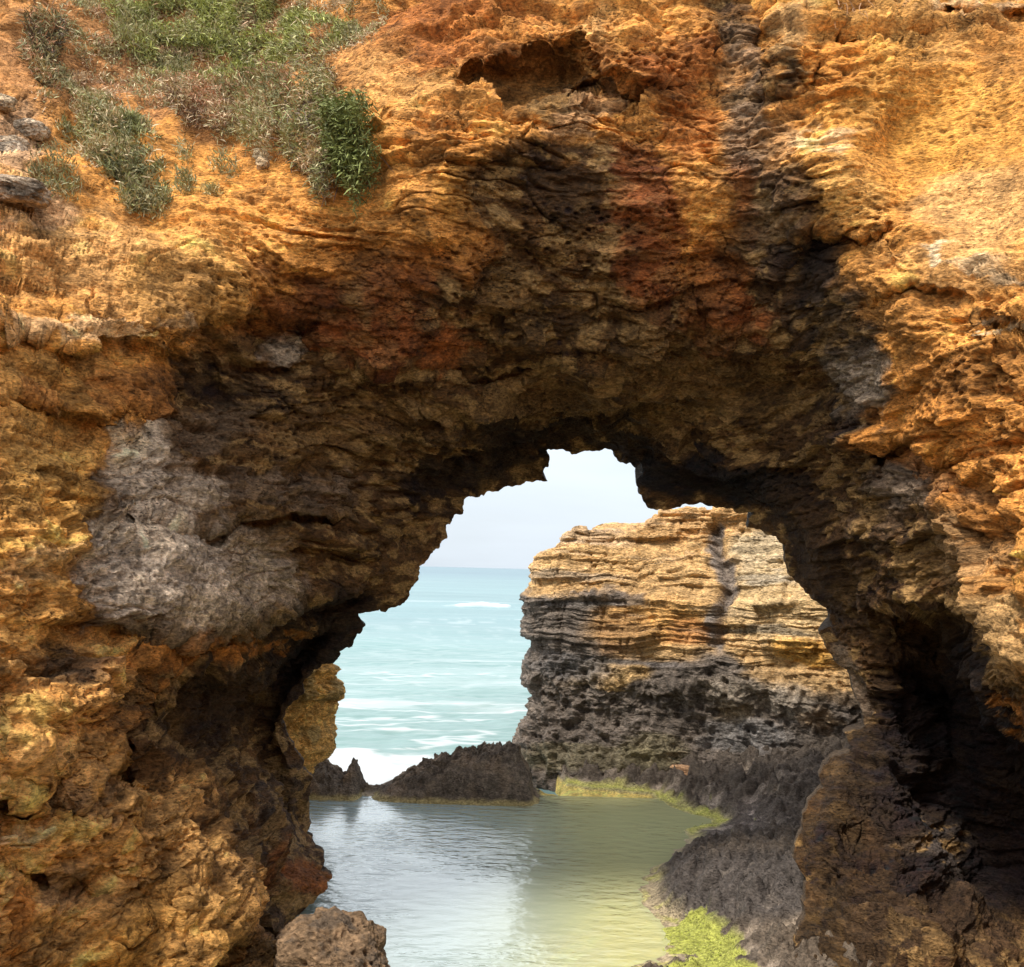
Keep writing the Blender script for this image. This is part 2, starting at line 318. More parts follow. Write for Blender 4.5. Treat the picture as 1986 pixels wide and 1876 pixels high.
lip([(1540, 420), (1600, 440), (1680, 470), (1760, 440)], .4, 60, 30, .1)
bulge(1590, 280, 100, 50, 5, .2); bulge(1640, 390, 110, 70, 25, .25)
bulge(1530, 90, 30, 80, 25, .45); hollow([(1470, -20), (1440, 120), (1480, 160), (1500, 90), (1490, -20)], .12, 20)
lip([(1480, 150), (1540, 175), (1570, 120)], .4, 40, 20, .1)
lip([(1480, 20), (1640, 20), (1986, 30), (2200, 20)], .4, 40, 30, .2)
# lower left outcrops
bulge(110, 1410, 125, 60, -5, .5); bulge(270, 1590, 150, 90, 5, .55); bulge(330, 1800, 175, 90, -15, .55); bulge(60, 1640, 90, 55, 5, .4); bulge(120, 1820, 120, 70, 0, .3)
bulge(210, 1530, 60, 30, 10, .25); bulge(560, 1700, 75, 40, -10, .35); bulge(430, 1650, 60, 60, 0, .2)
bulge(350, 1110, 220, 110, 0, .35); bulge(330, 920, 180, 75, 5, .2)
lip([(-40, 1520), (40, 1530), (110, 1490), (200, 1468), (245, 1440)], .5, 40, 30, .1)
lip([(120, 1690), (200, 1710), (330, 1722), (430, 1680)], .45, 35, 30, .1)
lip([(-40, 1560), (60, 1590), (150, 1560), (210, 1590), (300, 1600)], .25, 25, 20, .05)
lip([(-20, 1680), (50, 1700), (90, 1690)], .3, 25, 20, .05)
lip([(240, 1790), (360, 1800), (500, 1770)], .2, 20, 20, .05)
lip([(150, 1860), (300, 1880), (480, 1850), (520, 1800)], .6, 60, 30, .1)
hollow([(60, 1500), (100, 1495), (110, 1540), (80, 1560)], .2, 15)
# ceiling flakes and slabs in the tunnel
for (x, y, rx, ry, rot, h) in [(1010, 620, 45, 60, 10, .25), (1090, 700, 120, 22, -5, .15), (1200, 730, 100, 30, 5, .2), (980, 780, 50, 20, 0, .12), (1130, 810, 110, 22, 0, .15), (1330, 760, 90, 22, 8, .15),
      (1480, 640, 50, 60, 30, .2), (1380, 560, 60, 50, 0, .25), (1650, 730, 45, 50, 60, .25), (1600, 880, 60, 30, 30, .2), (1730, 930, 50, 50, 0, .25), (700, 860, 120, 30, 3, .15), (560, 690, 60, 25, 5, .15), (820, 900, 90, 25, -10, .15),
      (880, 560, 50, 80, 10, .15), (700, 580, 80, 45, 20, .15), (900, 430, 50, 50, 0, .12), (560, 1040, 100, 55, -15, .2), (1690, 1000, 90, 30, 40, .2), (1700, 1680, 90, 60, 20, .3), (1640, 1520, 60, 60, 60, .25), (1600, 1640, 50, 70, 0, .2)]:
    bulge(x, y, rx, ry, rot, h)
# roughness multiplier of the relief noise
RGH = paint((1, 1, 1), [(1860, 270, 230, 190, 0, (.14,) * 3, 1), (1900, 420, 180, 90, 0, (.2,) * 3, 1), (1250, 450, 60, 140, -15, (.5,) * 3, .8), (780, 380, 130, 60, 0, (.5,) * 3, .8), (350, 330, 350, 120, 0, (.5,) * 3, .8),
    (400, 100, 440, 190, 0, (.3,) * 3, 1), (350, 1120, 200, 110, 0, (.6,) * 3, .9), (250, 560, 220, 90, 0, (.75,) * 3, .8), (100, 950, 120, 150, 0, (.7,) * 3, .8), (1200, 60, 150, 60, 0, (.8,) * 3, 1)], gx, gy)[..., 0]
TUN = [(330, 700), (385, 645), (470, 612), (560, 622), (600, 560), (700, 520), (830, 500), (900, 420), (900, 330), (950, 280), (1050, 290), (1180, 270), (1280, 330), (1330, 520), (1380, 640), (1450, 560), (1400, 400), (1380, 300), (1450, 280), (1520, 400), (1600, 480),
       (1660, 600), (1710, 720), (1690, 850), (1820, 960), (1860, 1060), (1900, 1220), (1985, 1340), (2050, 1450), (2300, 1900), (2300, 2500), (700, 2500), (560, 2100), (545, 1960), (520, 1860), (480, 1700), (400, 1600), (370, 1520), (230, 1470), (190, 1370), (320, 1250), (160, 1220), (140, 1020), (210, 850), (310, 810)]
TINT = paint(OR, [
    # sunlit parts
    (1800, 150, 350, 200, 0, OR, 1), (1870, 240, 180, 100, 0, YEL, .35), (1900, 400, 150, 90, -10, PALE, .75), (1850, 520, 160, 50, -10, PALE, .5), (1800, 505, 30, 12, 0, CREAM, .9), (1950, 620, 60, 10, 0, CREAM, .9), (1700, 230, 150, 200, 20, YEL, .3), (1890, 505, 60, 14, 0, CREAM, .6), (1950, 530, 60, 14, 10, CREAM, .6),
    (1850, 850, 200, 200, 0, OR2, .55), (1900, 720, 120, 50, 0, BR, .35), (1720, 580, 60, 60, 0, OR, .6), (1960, 900, 60, 250, 0, OR, .4), (1780, 60, 200, 45, 0, (.5, .28, .09), .45), (1620, 130, 70, 50, 0, OR2, .6), (1900, 10, 160, 14, 0, CREAM, .5),
    (1540, 80, 30, 70, 25, PALE, .9), (1600, 270, 80, 30, 5, CREAM, .5), (1640, 380, 70, 50, 20, YEL, .6), (1640, 380, 80, 60, 20, PALE, .35),
    (900, 60, 220, 80, 0, RUST2, .75), (1090, 70, 200, 30, 0, OR, .5), (1150, 60, 70, 30, 0, PALE, .6), (1300, 130, 90, 80, 0, RUST2, .85), (1250, 60, 100, 40, 0, OR, .6), (850, 40, 100, 60, 0, RUST, .4),
    (780, 170, 110, 50, 20, PALE, .35), (840, 250, 70, 70, 0, OR2, .5), (800, 390, 130, 70, 0, OR, .7), (900, 380, 60, 80, 0, YEL, .3),
    (220, 520, 260, 90, 15, PALE, .5), (350, 560, 140, 60, 10, YEL, .3), (100, 630, 200, 16, 5, CREAM, .4), (330, 630, 100, 12, 0, CREAM, .4), (350, 380, 300, 60, 0, OR, .5), (150, 430, 160, 30, -10, PALE, .4), (60, 400, 90, 30, 0, PGR, .4), (30, 280, 70, 90, 0, PGR, .5),
    (120, 740, 200, 60, 5, (.52, .30, .09), .5), (260, 750, 80, 50, 0, RUST2, .6), (60, 780, 60, 30, 0, RUST2, .5), (90, 950, 110, 120, 0, (.80, .42, .10), .8), (70, 860, 120, 60, 0, (.60, .36, .11), .4), (80, 1080, 80, 80, 0, (.80, .40, .10), .8), (70, 1180, 110, 90, 0, (.60, .34, .10), .4), (60, 1100, 80, 30, 0, CREAM, .25),
    (300, 100, 420, 150, 0, (.46, .22, .09), .8), (400, 210, 250, 70, 10, (.34, .15, .06), .6),
    # tunnel: weathered brown and stains, plus recess shade painted in as dark tints
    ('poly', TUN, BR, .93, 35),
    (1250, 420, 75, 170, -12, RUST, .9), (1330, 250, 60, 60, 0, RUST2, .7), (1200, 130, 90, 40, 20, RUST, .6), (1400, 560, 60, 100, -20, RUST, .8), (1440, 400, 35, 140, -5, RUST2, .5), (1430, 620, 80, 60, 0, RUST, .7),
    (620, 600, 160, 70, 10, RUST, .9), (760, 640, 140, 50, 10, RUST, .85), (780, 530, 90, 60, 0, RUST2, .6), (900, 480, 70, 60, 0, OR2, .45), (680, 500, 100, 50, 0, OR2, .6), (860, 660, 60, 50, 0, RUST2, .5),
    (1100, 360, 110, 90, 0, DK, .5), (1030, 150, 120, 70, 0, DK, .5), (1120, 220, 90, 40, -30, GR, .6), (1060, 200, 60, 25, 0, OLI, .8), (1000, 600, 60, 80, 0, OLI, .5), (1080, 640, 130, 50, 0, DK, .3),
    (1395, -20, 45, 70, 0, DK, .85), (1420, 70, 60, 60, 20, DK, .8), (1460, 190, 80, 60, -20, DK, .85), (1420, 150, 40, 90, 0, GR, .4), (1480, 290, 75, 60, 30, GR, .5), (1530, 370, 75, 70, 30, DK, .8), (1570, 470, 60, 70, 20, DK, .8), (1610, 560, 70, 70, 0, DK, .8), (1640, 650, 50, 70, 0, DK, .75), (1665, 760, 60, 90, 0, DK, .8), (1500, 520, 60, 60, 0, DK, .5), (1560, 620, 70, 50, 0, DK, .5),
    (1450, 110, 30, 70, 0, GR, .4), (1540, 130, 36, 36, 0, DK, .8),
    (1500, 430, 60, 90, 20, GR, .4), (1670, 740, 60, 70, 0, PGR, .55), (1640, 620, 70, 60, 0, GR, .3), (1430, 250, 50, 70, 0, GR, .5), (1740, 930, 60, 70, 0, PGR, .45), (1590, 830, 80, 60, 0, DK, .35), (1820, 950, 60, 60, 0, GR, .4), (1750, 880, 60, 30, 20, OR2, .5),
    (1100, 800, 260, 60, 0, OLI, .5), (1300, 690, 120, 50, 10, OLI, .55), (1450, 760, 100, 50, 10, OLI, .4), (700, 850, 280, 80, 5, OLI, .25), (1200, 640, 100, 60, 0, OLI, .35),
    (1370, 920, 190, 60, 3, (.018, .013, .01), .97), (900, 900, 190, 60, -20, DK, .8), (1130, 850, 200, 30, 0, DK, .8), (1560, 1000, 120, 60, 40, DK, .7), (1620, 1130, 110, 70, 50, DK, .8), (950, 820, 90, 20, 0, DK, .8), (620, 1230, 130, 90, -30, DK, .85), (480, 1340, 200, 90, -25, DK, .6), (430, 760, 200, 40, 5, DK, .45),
    (250, 900, 60, 60, 0, (.7, .54, .38), .9), (235, 880, 26, 50, 0, CREAM, .8), (310, 960, 110, 45, 5, PGR, .7), (300, 1110, 150, 110, 0, (.70, .56, .42), .95), (280, 1035, 90, 26, 0, CREAM, .8), (430, 1130, 140, 90, -20, PGR, .8), (570, 670, 45, 34, 0, PGR, .8), (540, 950, 160, 40, 0, GR, .7), (380, 830, 120, 40, 0, GR, .5), (500, 1050, 90, 40, -10, OLI, .5), (350, 1200, 150, 30, 0, OLI, .6), (200, 1100, 40, 100, 0, PGR, .6),
    # lower left outcrops
    ('poly', [(-400, 1220), (150, 1220), (330, 1250), (260, 1310), (190, 1370), (210, 1460), (380, 1510), (410, 1590), (470, 1680), (500, 1780), (500, 1860), (380, 2200), (-500, 2400)], (.80, .42, .13), .97, 18),
    (300, 1270, 140, 35, -12, OR2, .7), (480, 1240, 110, 18, -6, OR2, .5), (70, 1240, 100, 60, 0, (.80, .40, .10), .8), (120, 1300, 60, 50, 0, BR, .7), (160, 1290, 60, 30, 0, CHAR, .5), (100, 1400, 130, 60, 0, OR, .6), (90, 1460, 130, 20, -10, PALE, .4), (230, 1540, 50, 40, 0, GR, .4), (290, 1570, 70, 40, 0, OLI, .5), (140, 1560, 80, 30, 20, GR, .6), (350, 1630, 80, 60, 0, OLI, .3), (60, 1620, 90, 45, 0, OR, .6), (20, 1600, 60, 20, 0, CREAM, .4),
    (330, 1800, 150, 80, -15, YEL, .45), (130, 1840, 180, 60, 0, YEL, .3), (130, 1720, 50, 60, 0, CHAR, .5), (200, 1650, 120, 25, 0, OR, .4), (430, 1760, 90, 45, 0, PALE, .25), (30, 1780, 50, 80, 0, OR2, .8), (450, 1640, 45, 80, -20, BR, .7),
    (560, 1700, 70, 36, 0, RUST2, .55), (560, 1560, 60, 90, 0, CHAR, .5), (520, 1830, 50, 90, 0, CHAR, .4), (470, 1840, 40, 60, 0, OLI, .7),
    # right column and hollow, their shade painted in as near-black tints
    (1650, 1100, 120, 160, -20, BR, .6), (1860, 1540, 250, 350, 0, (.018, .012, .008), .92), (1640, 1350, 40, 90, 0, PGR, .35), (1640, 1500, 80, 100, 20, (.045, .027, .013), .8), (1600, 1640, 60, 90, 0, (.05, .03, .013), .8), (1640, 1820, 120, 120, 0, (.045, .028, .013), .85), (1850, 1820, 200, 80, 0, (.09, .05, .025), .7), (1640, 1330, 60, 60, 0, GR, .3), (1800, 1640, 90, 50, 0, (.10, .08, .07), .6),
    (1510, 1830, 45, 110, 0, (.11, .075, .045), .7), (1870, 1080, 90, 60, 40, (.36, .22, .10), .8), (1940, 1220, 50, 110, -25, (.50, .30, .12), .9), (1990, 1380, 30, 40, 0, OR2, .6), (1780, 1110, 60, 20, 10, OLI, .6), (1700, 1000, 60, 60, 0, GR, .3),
    ], gx, gy)
print("fields", time.time() - T0)

NT = int(2050 * Q); NS = int(640 * Q)
rim = resample(RIM, NT)
# outer frame curve, matched to the rim by anchor pairs (rim point index -> outer point)
OUT = [((470, 2500), (-500, 2500)), ((548, 1876), (-450, 1900)), ((600, 1490), (-450, 1480)), ((655, 1284), (-450, 900)), ((790, 1165), (-450, 300)), ((868, 1042), (-450, -130)), ((1062, 933), (500, -130)),
       ((1188, 870), (1080, -130)), ((1262, 985), (1400, -130)), ((1470, 990), (1750, -130)), ((1530, 1100), (2450, -130)), ((1612, 1190), (2450, 350)), ((1674, 1380), (2450, 1250)), ((1560, 1600), (2450, 1600)), ((1535, 1876), (2450, 1900)), ((1460, 2500), (2450, 2500))]
idx = []; last = 0
for (rp, op) in OUT:
    d = np.hypot(rim[:, 0] - rp[0], rim[:, 1] - rp[1]); d[:last] = 1e9; k = int(np.argmin(d)); last = k; idx.append(k)
idx[0] = 0; idx[-1] = NT - 1
outer = np.stack([np.interp(np.arange(NT), idx, [o[1][c] for o in OUT]) for c in (0, 1)], 1)
outer = blur_t(outer, NT / 60)
sm = {s: blur_t(rim, s * Q) for s in (0, 4, 12, 30, 60, 110)}
lv = sorted(sm)
def rim_s(sig):
    sig = min(sig, lv[-1] - 1e-6)
    k = max(i for i in range(len(lv)) if lv[i] <= sig); a = (sig - lv[k]) / (lv[k + 1] - lv[k])
    return sm[lv[k]] * (1 - a) + sm[lv[k + 1]] * a
ss = np.linspace(0, 1, NS) ** 1.0
PX = np.empty((NS, NT)); PY = np.empty((NS, NT))
for i, s in enumerate(ss):
    r = rim_s(min(s * 500, 109)); e = s ** 1.12
    p = r * (1 - e) + outer * e; PX[i] = p[:, 0]; PY[i] = p[:, 1]
px, py = PX.ravel(), PY.ravel()
dep0 = look(DEP, px, py)
B = at(px, py, dep0)
w1 = fbm(B, 1.1, 5, 1) * 26; w2 = fbm(B, 1.1, 5, 2) * 26
fade = sst(0, .06, np.repeat(ss, NT))
qx, qy = px + w1 * fade, py + w2 * fade
B = at(px, py, dep0 + look(REL, px + 30 * fbm(B, .9, 2, 301) * fade, py + 30 * fbm(B, .9, 2, 302) * fade) * fade)
rough = look(RGH, qx, qy)
print("arch base", time.time() - T0)
def beds(z, seed, mean):
    r_ = np.random.RandomState(seed); k = np.cumsum(r_.gamma(1.6, mean / 1.6, 400) + mean * .15) - 6; o_ = r_.uniform(-1, 1, 401); i = np.searchsorted(k, z); i = np.clip(i, 1, 399)
    th_ = k[i] - k[i - 1]; f = (z - k[i - 1]) / th_; e = np.minimum(.35, .035 / th_); return (o_[i] * .75 + .25 - .5 * f) * sst(0, e, f) + (o_[i - 1] * .75 - .25) * (1 - sst(0, e, f))
def blocks(z, x, th, wd, seed):
    r_ = np.random.RandomState(seed); T = r_.rand(4096); iz = np.floor(z / th).astype(np.int64); ix = np.floor(x / wd + T[(iz * 131 + 7) % 4096] * 5).astype(np.int64)
    return T[(iz * 733 + ix * 1279 + 55) % 4096] - .5
def rock_disp(B, rough, amp=1.0):
    zz = B[:, 2] + .28 * fbm(B, .55, 3, 3) + .05 * B[:, 0]
    W = np.c_[B[:, 0], B[:, 1], zz * 1.0]
    h = .24 * fbm(B, .8, 3, 4)
    st = ridge(W, 1.0, 4, 5, (.8, .8, 3.6)); h += .05 * st * rough
    zb_ = B[:, 2] + .05 * B[:, 0] + .40 * fbm(B, .33, 3, 61) + .05 * fbm(B, 1.7, 3, 62)
    h += beds(zb_, 1, .42) * .15 * sst(-.3, .4, fbm(B, .6, 3, 63)) * rough + beds(zb_ + .03 * fbm(B, 5, 2, 64), 2, .13) * .055 * sst(-.2, .4, fbm(B, 1.2, 3, 65)) * rough
    bx_ = B[:, 0] + .6 * B[:, 1] + .25 * fbm(B, 1.1, 3, 71); bzw = zb_ + .06 * fbm(B, 2.2, 3, 72)
    h += (.24 * blocks(bzw, bx_, .38, .95, 3) + .11 * blocks(bzw + .1, bx_ * 1.1 + .4, .15, .42, 4)) * sst(-.35, .25, fbm(B, .55, 3, 73)) * rough
    # narrow open cracks, mostly along the bedding, some steep
    c1 = np.abs(pn(np.c_[B[:, 0] * .9, B[:, 1] * .9, zb_ * 3.0] + 31.7)); c2 = np.abs(fbm(B, 1.6, 3, 66, (1.3, 1.3, .5))); c3 = np.abs(fbm(B, 3.1, 3, 67, (.7, .7, 2.2)))
    h -= .08 * sst(.035, .0, c1) * sst(-.1, .3, fbm(B, .8, 2, 68)) * rough + .05 * sst(.03, .0, c2) * sst(.05, .35, fbm(B, .9, 2, 69)) * rough + .04 * sst(.04, .0, c3) * rough * sst(-.3, .3, fbm(B, .7, 2, 74))
    for (f_, a_, sd) in ((5.3, .06, 51), (12.5, .035, 53)):
        u = B[:, 2] * f_ + .04 * f_ * B[:, 0] + .55 * fbm(B, f_ * .22, 4, sd, (1, 1, .5)) ; fr = u - np.floor(u)
        g_ = sst(-.15, .45, fbm(B, f_ * .45, 3, sd + 7)); h += a_ * g_ * (sst(0, .12, fr) * (1 - .85 * fr) - .4) * rough
    h += .05 * fbm(W, 2.6, 4, 6, (1, 1, 2.4)) * rough
    cell = worley(B + .08 * fbm(B, 3, 2, 8)[:, None], 3.2, 1, (1, 1, 1.8)); h += .03 * (.55 - cell) * rough
    pits = worley(B, 9.5, 2, (1, 1, 1.5)); h -= .075 * sst(.45, .12, pits) * (.3 + .7 * rough) * sst(-.1, .5, fbm(B, .8, 2, 9))
    h += .032 * ridge(B, 8, 4, 10, (1, 1, 1.6)) * (.3 + .7 * rough)
    return h * amp, st, pits
h, st, pits = rock_disp(B, rough)
N = gnormals(B.reshape(NS, NT, 3)); 
# blur the normals so that displacement does not tear
for _ in range(3):
    N[1:-1] = (N[:-2] + N[1:-1] * 2 + N[2:]) / 4; N[:, 1:-1] = (N[:, :-2] + N[:, 1:-1] * 2 + N[:, 2:]) / 4
N /= np.linalg.norm(N, axis=2, keepdims=True) + 1e-9
N = N.reshape(-1, 3)
if (N @ np.array([0, -1, 0])).mean() < 0: N = -N
low = sst(0, .10, np.repeat(ss, NT)) * .9 + .1
P = B + N * (h * low)[:, None]
# flaky edge of the opening
edge = 1 - fade
P += at(px, py, dep0)*0 + edge[:, None] * .05 * np.c_[fbm(B, 5, 3, 12), fbm(B, 5, 3, 14) , fbm(B, 5, 3, 13, (1, 1, 2))]
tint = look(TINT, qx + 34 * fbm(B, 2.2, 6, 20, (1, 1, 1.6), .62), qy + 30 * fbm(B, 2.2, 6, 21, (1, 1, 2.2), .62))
m1 = fbm(B, 1.6, 5, 22, (1, 1, 1.6)); m2 = fbm(B, 5, 4, 23, (1, 1, 2)); m3 = fbm(B, 2.5, 4, 24, (.6, .6, 3))
lum = tint.mean(1, keepdims=True)
tint = tint * (1 + (.42 * m1 + .36 * m2 + .30 * m3) * (.3 + .7 * rough) + .30 * (1 - rough) * fbm(B, 1, 4, 33, (7, 7, .8)))[:, None]
dk = sst(.20, .50, fbm(B, 1.3, 5, 25))[:, None] * .42; tint = tint * (1 - dk) + np.array(BR) * dk * (.4 + lum)
och = sst(.2, .7, fbm(B, 2.0, 4, 26))[:, None] * .5 * sst(.25, .08, lum) * sst(.02, .045, lum); tint = tint * (1 - och) + np.array(OLI) * och
tint = tint * (1 - .62 * (sst(.42, .16, pits) * sst(-.15, .35, fbm(B, .9, 2, 29)) + .4 * sst(.03, 0, np.abs(fbm(B, 3.1, 3, 67, (.7, .7, 2.2))))).clip(0, 1))[:, None]  # darker in displaced pits and thin cracks: shade painted into the tint
PAT = paint((0, 0, 0), [('poly', [(142, 1022), (180, 1005), (330, 1022), (400, 1045), (470, 1050), (560, 1070), (600, 1110), (520, 1180), (400, 1212), (200, 1208), (155, 1140)], (1, 1, 1), .9, 8),
    ('poly', [(215, 850), (290, 838), (330, 900), (430, 950), (420, 990), (330, 1004), (230, 992), (180, 975)], (1, 1, 1), .55, 10), (480, 1110, 110, 90, 0, (.35, .35, .35), .7), (560, 668, 45, 32, 0, (1, 1, 1), .3), (1680, 740, 50, 60, 0, (1, 1, 1), .15)], gx, gy)[..., 0]
pw = look(PAT, px + 16 * fbm(B, 3, 5, 35), py + 16 * fbm(B, 3, 5, 36))[:, None]
drip = fbm(B, 1, 4, 37, (6, 6, .9)); pp2 = worley(B + .03 * fbm(B, 6, 2, 38)[:, None], 15, 39, (1, 1, .8))
pcol = np.array([[.76, .58, .40]]) * (1 + .36 * drip + .4 * m2)[:, None]; pcol = pcol * (1 - .4 * sst(.0, .5, m1))[:, None] * (1 - .72 * sst(.36, .2, pp2) * sst(-.2, .25, fbm(B, 2.2, 2, 40)))[:, None] * (1 - .6 * sst(.4, .2, pits))[:, None]  # pit shade painted into the pale patch colour as well
pw = pw * (.35 + .65 * sst(-.3, .3, fbm(B, 1.5, 5, 41)))[:, None]; tint = tint * (1 - pw) + pcol * pw; lum = np.maximum(lum, pw * .3)
fl = sst(.02, .20, fbm(B, 3.0, 5, 27, (1, 1, 2.2)))[:, None] * .72 * sst(.13, .05, lum) * sst(.042, .06, lum); tint = tint * (1 - fl) + np.array((.44, .26, .095)) * fl
tint = np.clip(tint, .012, .85)
# back of the arch: continue behind the rim and out again, so that the mass is solid
rimP = P.reshape(NS, NT, 3)[0]; rows = []
cen = np.array([at(1150, 1350, 14)])
outw = rimP - cen; outw[:, 1] = 0; outw /= np.linalg.norm(outw, axis=1, keepdims=True); outw = blur_t(outw, 25 * Q); outw /= np.linalg.norm(outw, axis=1, keepdims=True)
ztp = P.reshape(NS, NT, 3)[-1][:, 2].max() - .6
for k, (dy, do) in enumerate([(.12, .02), (.3, .07), (.6, .2), (.9, .4), (1.1, .7), (1.0, 1.2), (.7, 2.0), (.3, 3.2), (-.4, 5), (-1.2, 8), (-1.8, 11)][::-1]):
    R = rimP + np.array([0, dy, 0]) + outw * do; R[:, 0] += .10 * min(do, 1) * fbm(R, 2, 3, 30); R[:, 2] += .08 * min(do, 1) * fbm(R, 2, 3, 31, (1, 1, 2)); R[:, 2] = np.minimum(R[:, 2], ztp - 1.2 + .12 * k); rows.append(R)
back = np.array(rows); nb = len(back)
E = P.reshape(NS, NT, 3)[-1]; pl = []
for d_ in (.2, .45, .8, 1.2, 1.7, 2.3):
    R = E + np.array([0, d_, 0]); R[:, 2] += .25 * (1 - math.exp(-d_)) + .1 * fbm(R, 1, 3, 32) - .02 * d_ ** 2; pl.append(R)
pl = np.array(pl); npl = len(pl)
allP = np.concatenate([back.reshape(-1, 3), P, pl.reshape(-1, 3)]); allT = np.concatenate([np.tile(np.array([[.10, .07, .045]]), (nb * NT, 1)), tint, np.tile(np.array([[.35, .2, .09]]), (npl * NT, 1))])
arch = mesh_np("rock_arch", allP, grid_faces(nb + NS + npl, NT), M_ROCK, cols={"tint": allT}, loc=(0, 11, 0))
tag(arch, "huge weathered orange limestone arch with a dark hollow tunnel over the pool", "rock arch")
AP, AN, APX, APY = P, N, px, py
print("arch", time.time() - T0, len(allP))

# ================================================================== SEA CLIFF BEHIND
plan = resample([(3.5, 34), (2.0, 27), (.9, 23.5), (.25, 21.6), (.12, 20.7), (.5, 20.1), (1.4, 19.7), (2.6, 19.3), (4.0, 18.7), (5.4, 17.9), (7.0, 17.2), (9, 17), (13, 17)], int(900 * Q))
plan = blur_t(plan, 12 * Q)
SIL = [(1000, 1500), (1000, 1450), (1010, 1430), (1022, 1400), (1035, 1350), (1030, 1330), (1018, 1300), (1028, 1260), (1020, 1230), (1012, 1185), (1005, 1155), (1025, 1130), (1030, 1100), (1040, 1070), (1060, 1048)]
szs = np.array([at(x, y, 20.9)[[0, 2]] for x, y in SIL]); o_ = np.argsort(szs[:, 1]); sx, sz = szs[o_, 0], szs[o_, 1]
TOP = [(1000, 1085), (1040, 1068), (1062, 1046), (1092, 1027), (1150, 1027), (1180, 1040), (1215, 1034), (1235, 1010), (1262, 984), (1400, 982), (1520, 975), (1700, 950), (2600, 900)]
nu = len(plan); nv = int(520 * Q)
ztop = np.empty(nu)
ppx = 993 + FOC * (plan[:, 0] + 0.0) / plan[:, 1]
tz = np.interp(ppx, [t[0] for t in TOP], [t[1] for t in TOP])
ztop = at(ppx, tz, plan[:, 1] + .3)[:, 2]
ztop[:int(nu * .12)] = np.minimum(ztop[:int(nu * .12)], ztop[int(nu * .12)])
tn = np.gradient(plan, axis=0); nrm = np.c_[tn[:, 1], -tn[:, 0]]; nrm /= np.linalg.norm(nrm, axis=1, keepdims=True)
if nrm[int(nu * .6), 1] > 0: nrm = -nrm
v = np.linspace(0, 1, nv)
Z = -1.2 + (ztop[None, :] + 1.2) * v[:, None]
off = np.interp(Z, sz, (.12 - sx))              # + = farther out to the left
lean = -.35 * sst(2.2, 4.6, Z) - .10 * np.clip(Z - 2.5, 0, 5)
off2 = off + lean * sst(.3, 2.5, plan[:, 0])[None, :]
CB = np.stack([plan[None, :, 0] + nrm[None, :, 0] * off2, plan[None, :, 1] + nrm[None, :, 1] * off2, Z], 2)
# round the brow, then plateau rows going back
rowsT = []
for k in range(1, 60):
    d = k / 59; b = d ** 1.5 * 7
    R = CB[-1].copy(); R[:, :2] -= nrm * b; R[:, 2] += .05 * math.sin(min(1, d * 6) * math.pi / 2) - .02 * b; rowsT.append(R)
CB = np.concatenate([CB, np.array(rowsT)]); n1 = len(CB)
N = gnormals(CB); Fl = CB.reshape(-1, 3)
if N[nv // 2, int(nu * .6), 1] > 0: N = -N
for _ in range(8):
    N[1:-1] = (N[:-2] + N[1:-1] * 2 + N[2:]) / 4; N[:, 1:-1] = (N[:, :-2] + N[:, 1:-1] * 2 + N[:, 2:]) / 4
N = N.reshape(-1, 3)
zz = Fl[:, 2] + .10 * fbm(Fl, .8, 3, 40) - .02 * Fl[:, 0]
W = np.c_[Fl[:, 0], Fl[:, 1], zz]
lowz = sst(2.7, 1.8, Fl[:, 2])
bz = beds(zz + .03 * fbm(Fl, .7, 3, 52) + .012 * fbm(Fl, 5, 2, 53), 5, .42); bz2 = beds(zz + .03 * fbm(Fl, .7, 3, 52), 6, .11); xb = Fl[:, 0] - .5 * Fl[:, 1] + .15 * fbm(Fl, 1.5, 3, 58)
blk = .16 * blocks(zz + .03 * fbm(Fl, 2, 3, 59), xb, .42, 1.1, 7) + .08 * blocks(zz + .02 * fbm(Fl, 3, 3, 59), xb * 1.1, .14, .4, 8)
h = blk * (1 - .5 * lowz) * (1 - .0) + (.07 * bz * sst(-.5, .2, fbm(Fl, .5, 3, 54)) + .045 * bz2 * sst(-.3, .3, fbm(W, 1, 3, 55, (.8, .8, 3)))) * (1 - .6 * lowz) - .05 * sst(.05, 0, np.abs(fbm(Fl, .8, 3, 56, (1.4, 1.4, .35)))) + .025 * ridge(W, 1, 4, 41, (.6, .6, 5)) * (1 - .5 * lowz) + .03 * fbm(W, 1, 4, 42, (2.2, 2.2, 14)) * (1 - .6 * lowz) + .16 * fbm(Fl, .9, 3, 43) * (.5 + lowz)
h += .20 * lowz * ridge(Fl, 2.4, 5, 44, (1, 1, .8)) - .10 * lowz * sst(.4, .1, worley(Fl, 4.5, 57)) + .05 * ridge(Fl, 7, 3, 45) * (.3 + .7 * lowz)
cpx, cpy = proj(Fl)
d, _, _ = seg_dist(cpx, cpy, [(1385, 1030), (1400, 1080), (1415, 1130), (1400, 1180), (1395, 1250)]); h -= .25 * np.exp(-(d / 12) ** 2)
keep = sst(22.5, 20.3, Fl[:, 1]) * sst(.6, .1, Fl[:, 0]); h *= (1 - .45 * keep)
CP = Fl + N * h[:, None]
qx = cpx + 22 * fbm(Fl, 1.6, 5, 46); qy = cpy + 16 * fbm(Fl, 1.6, 5, 47, (.5, .5, 2))
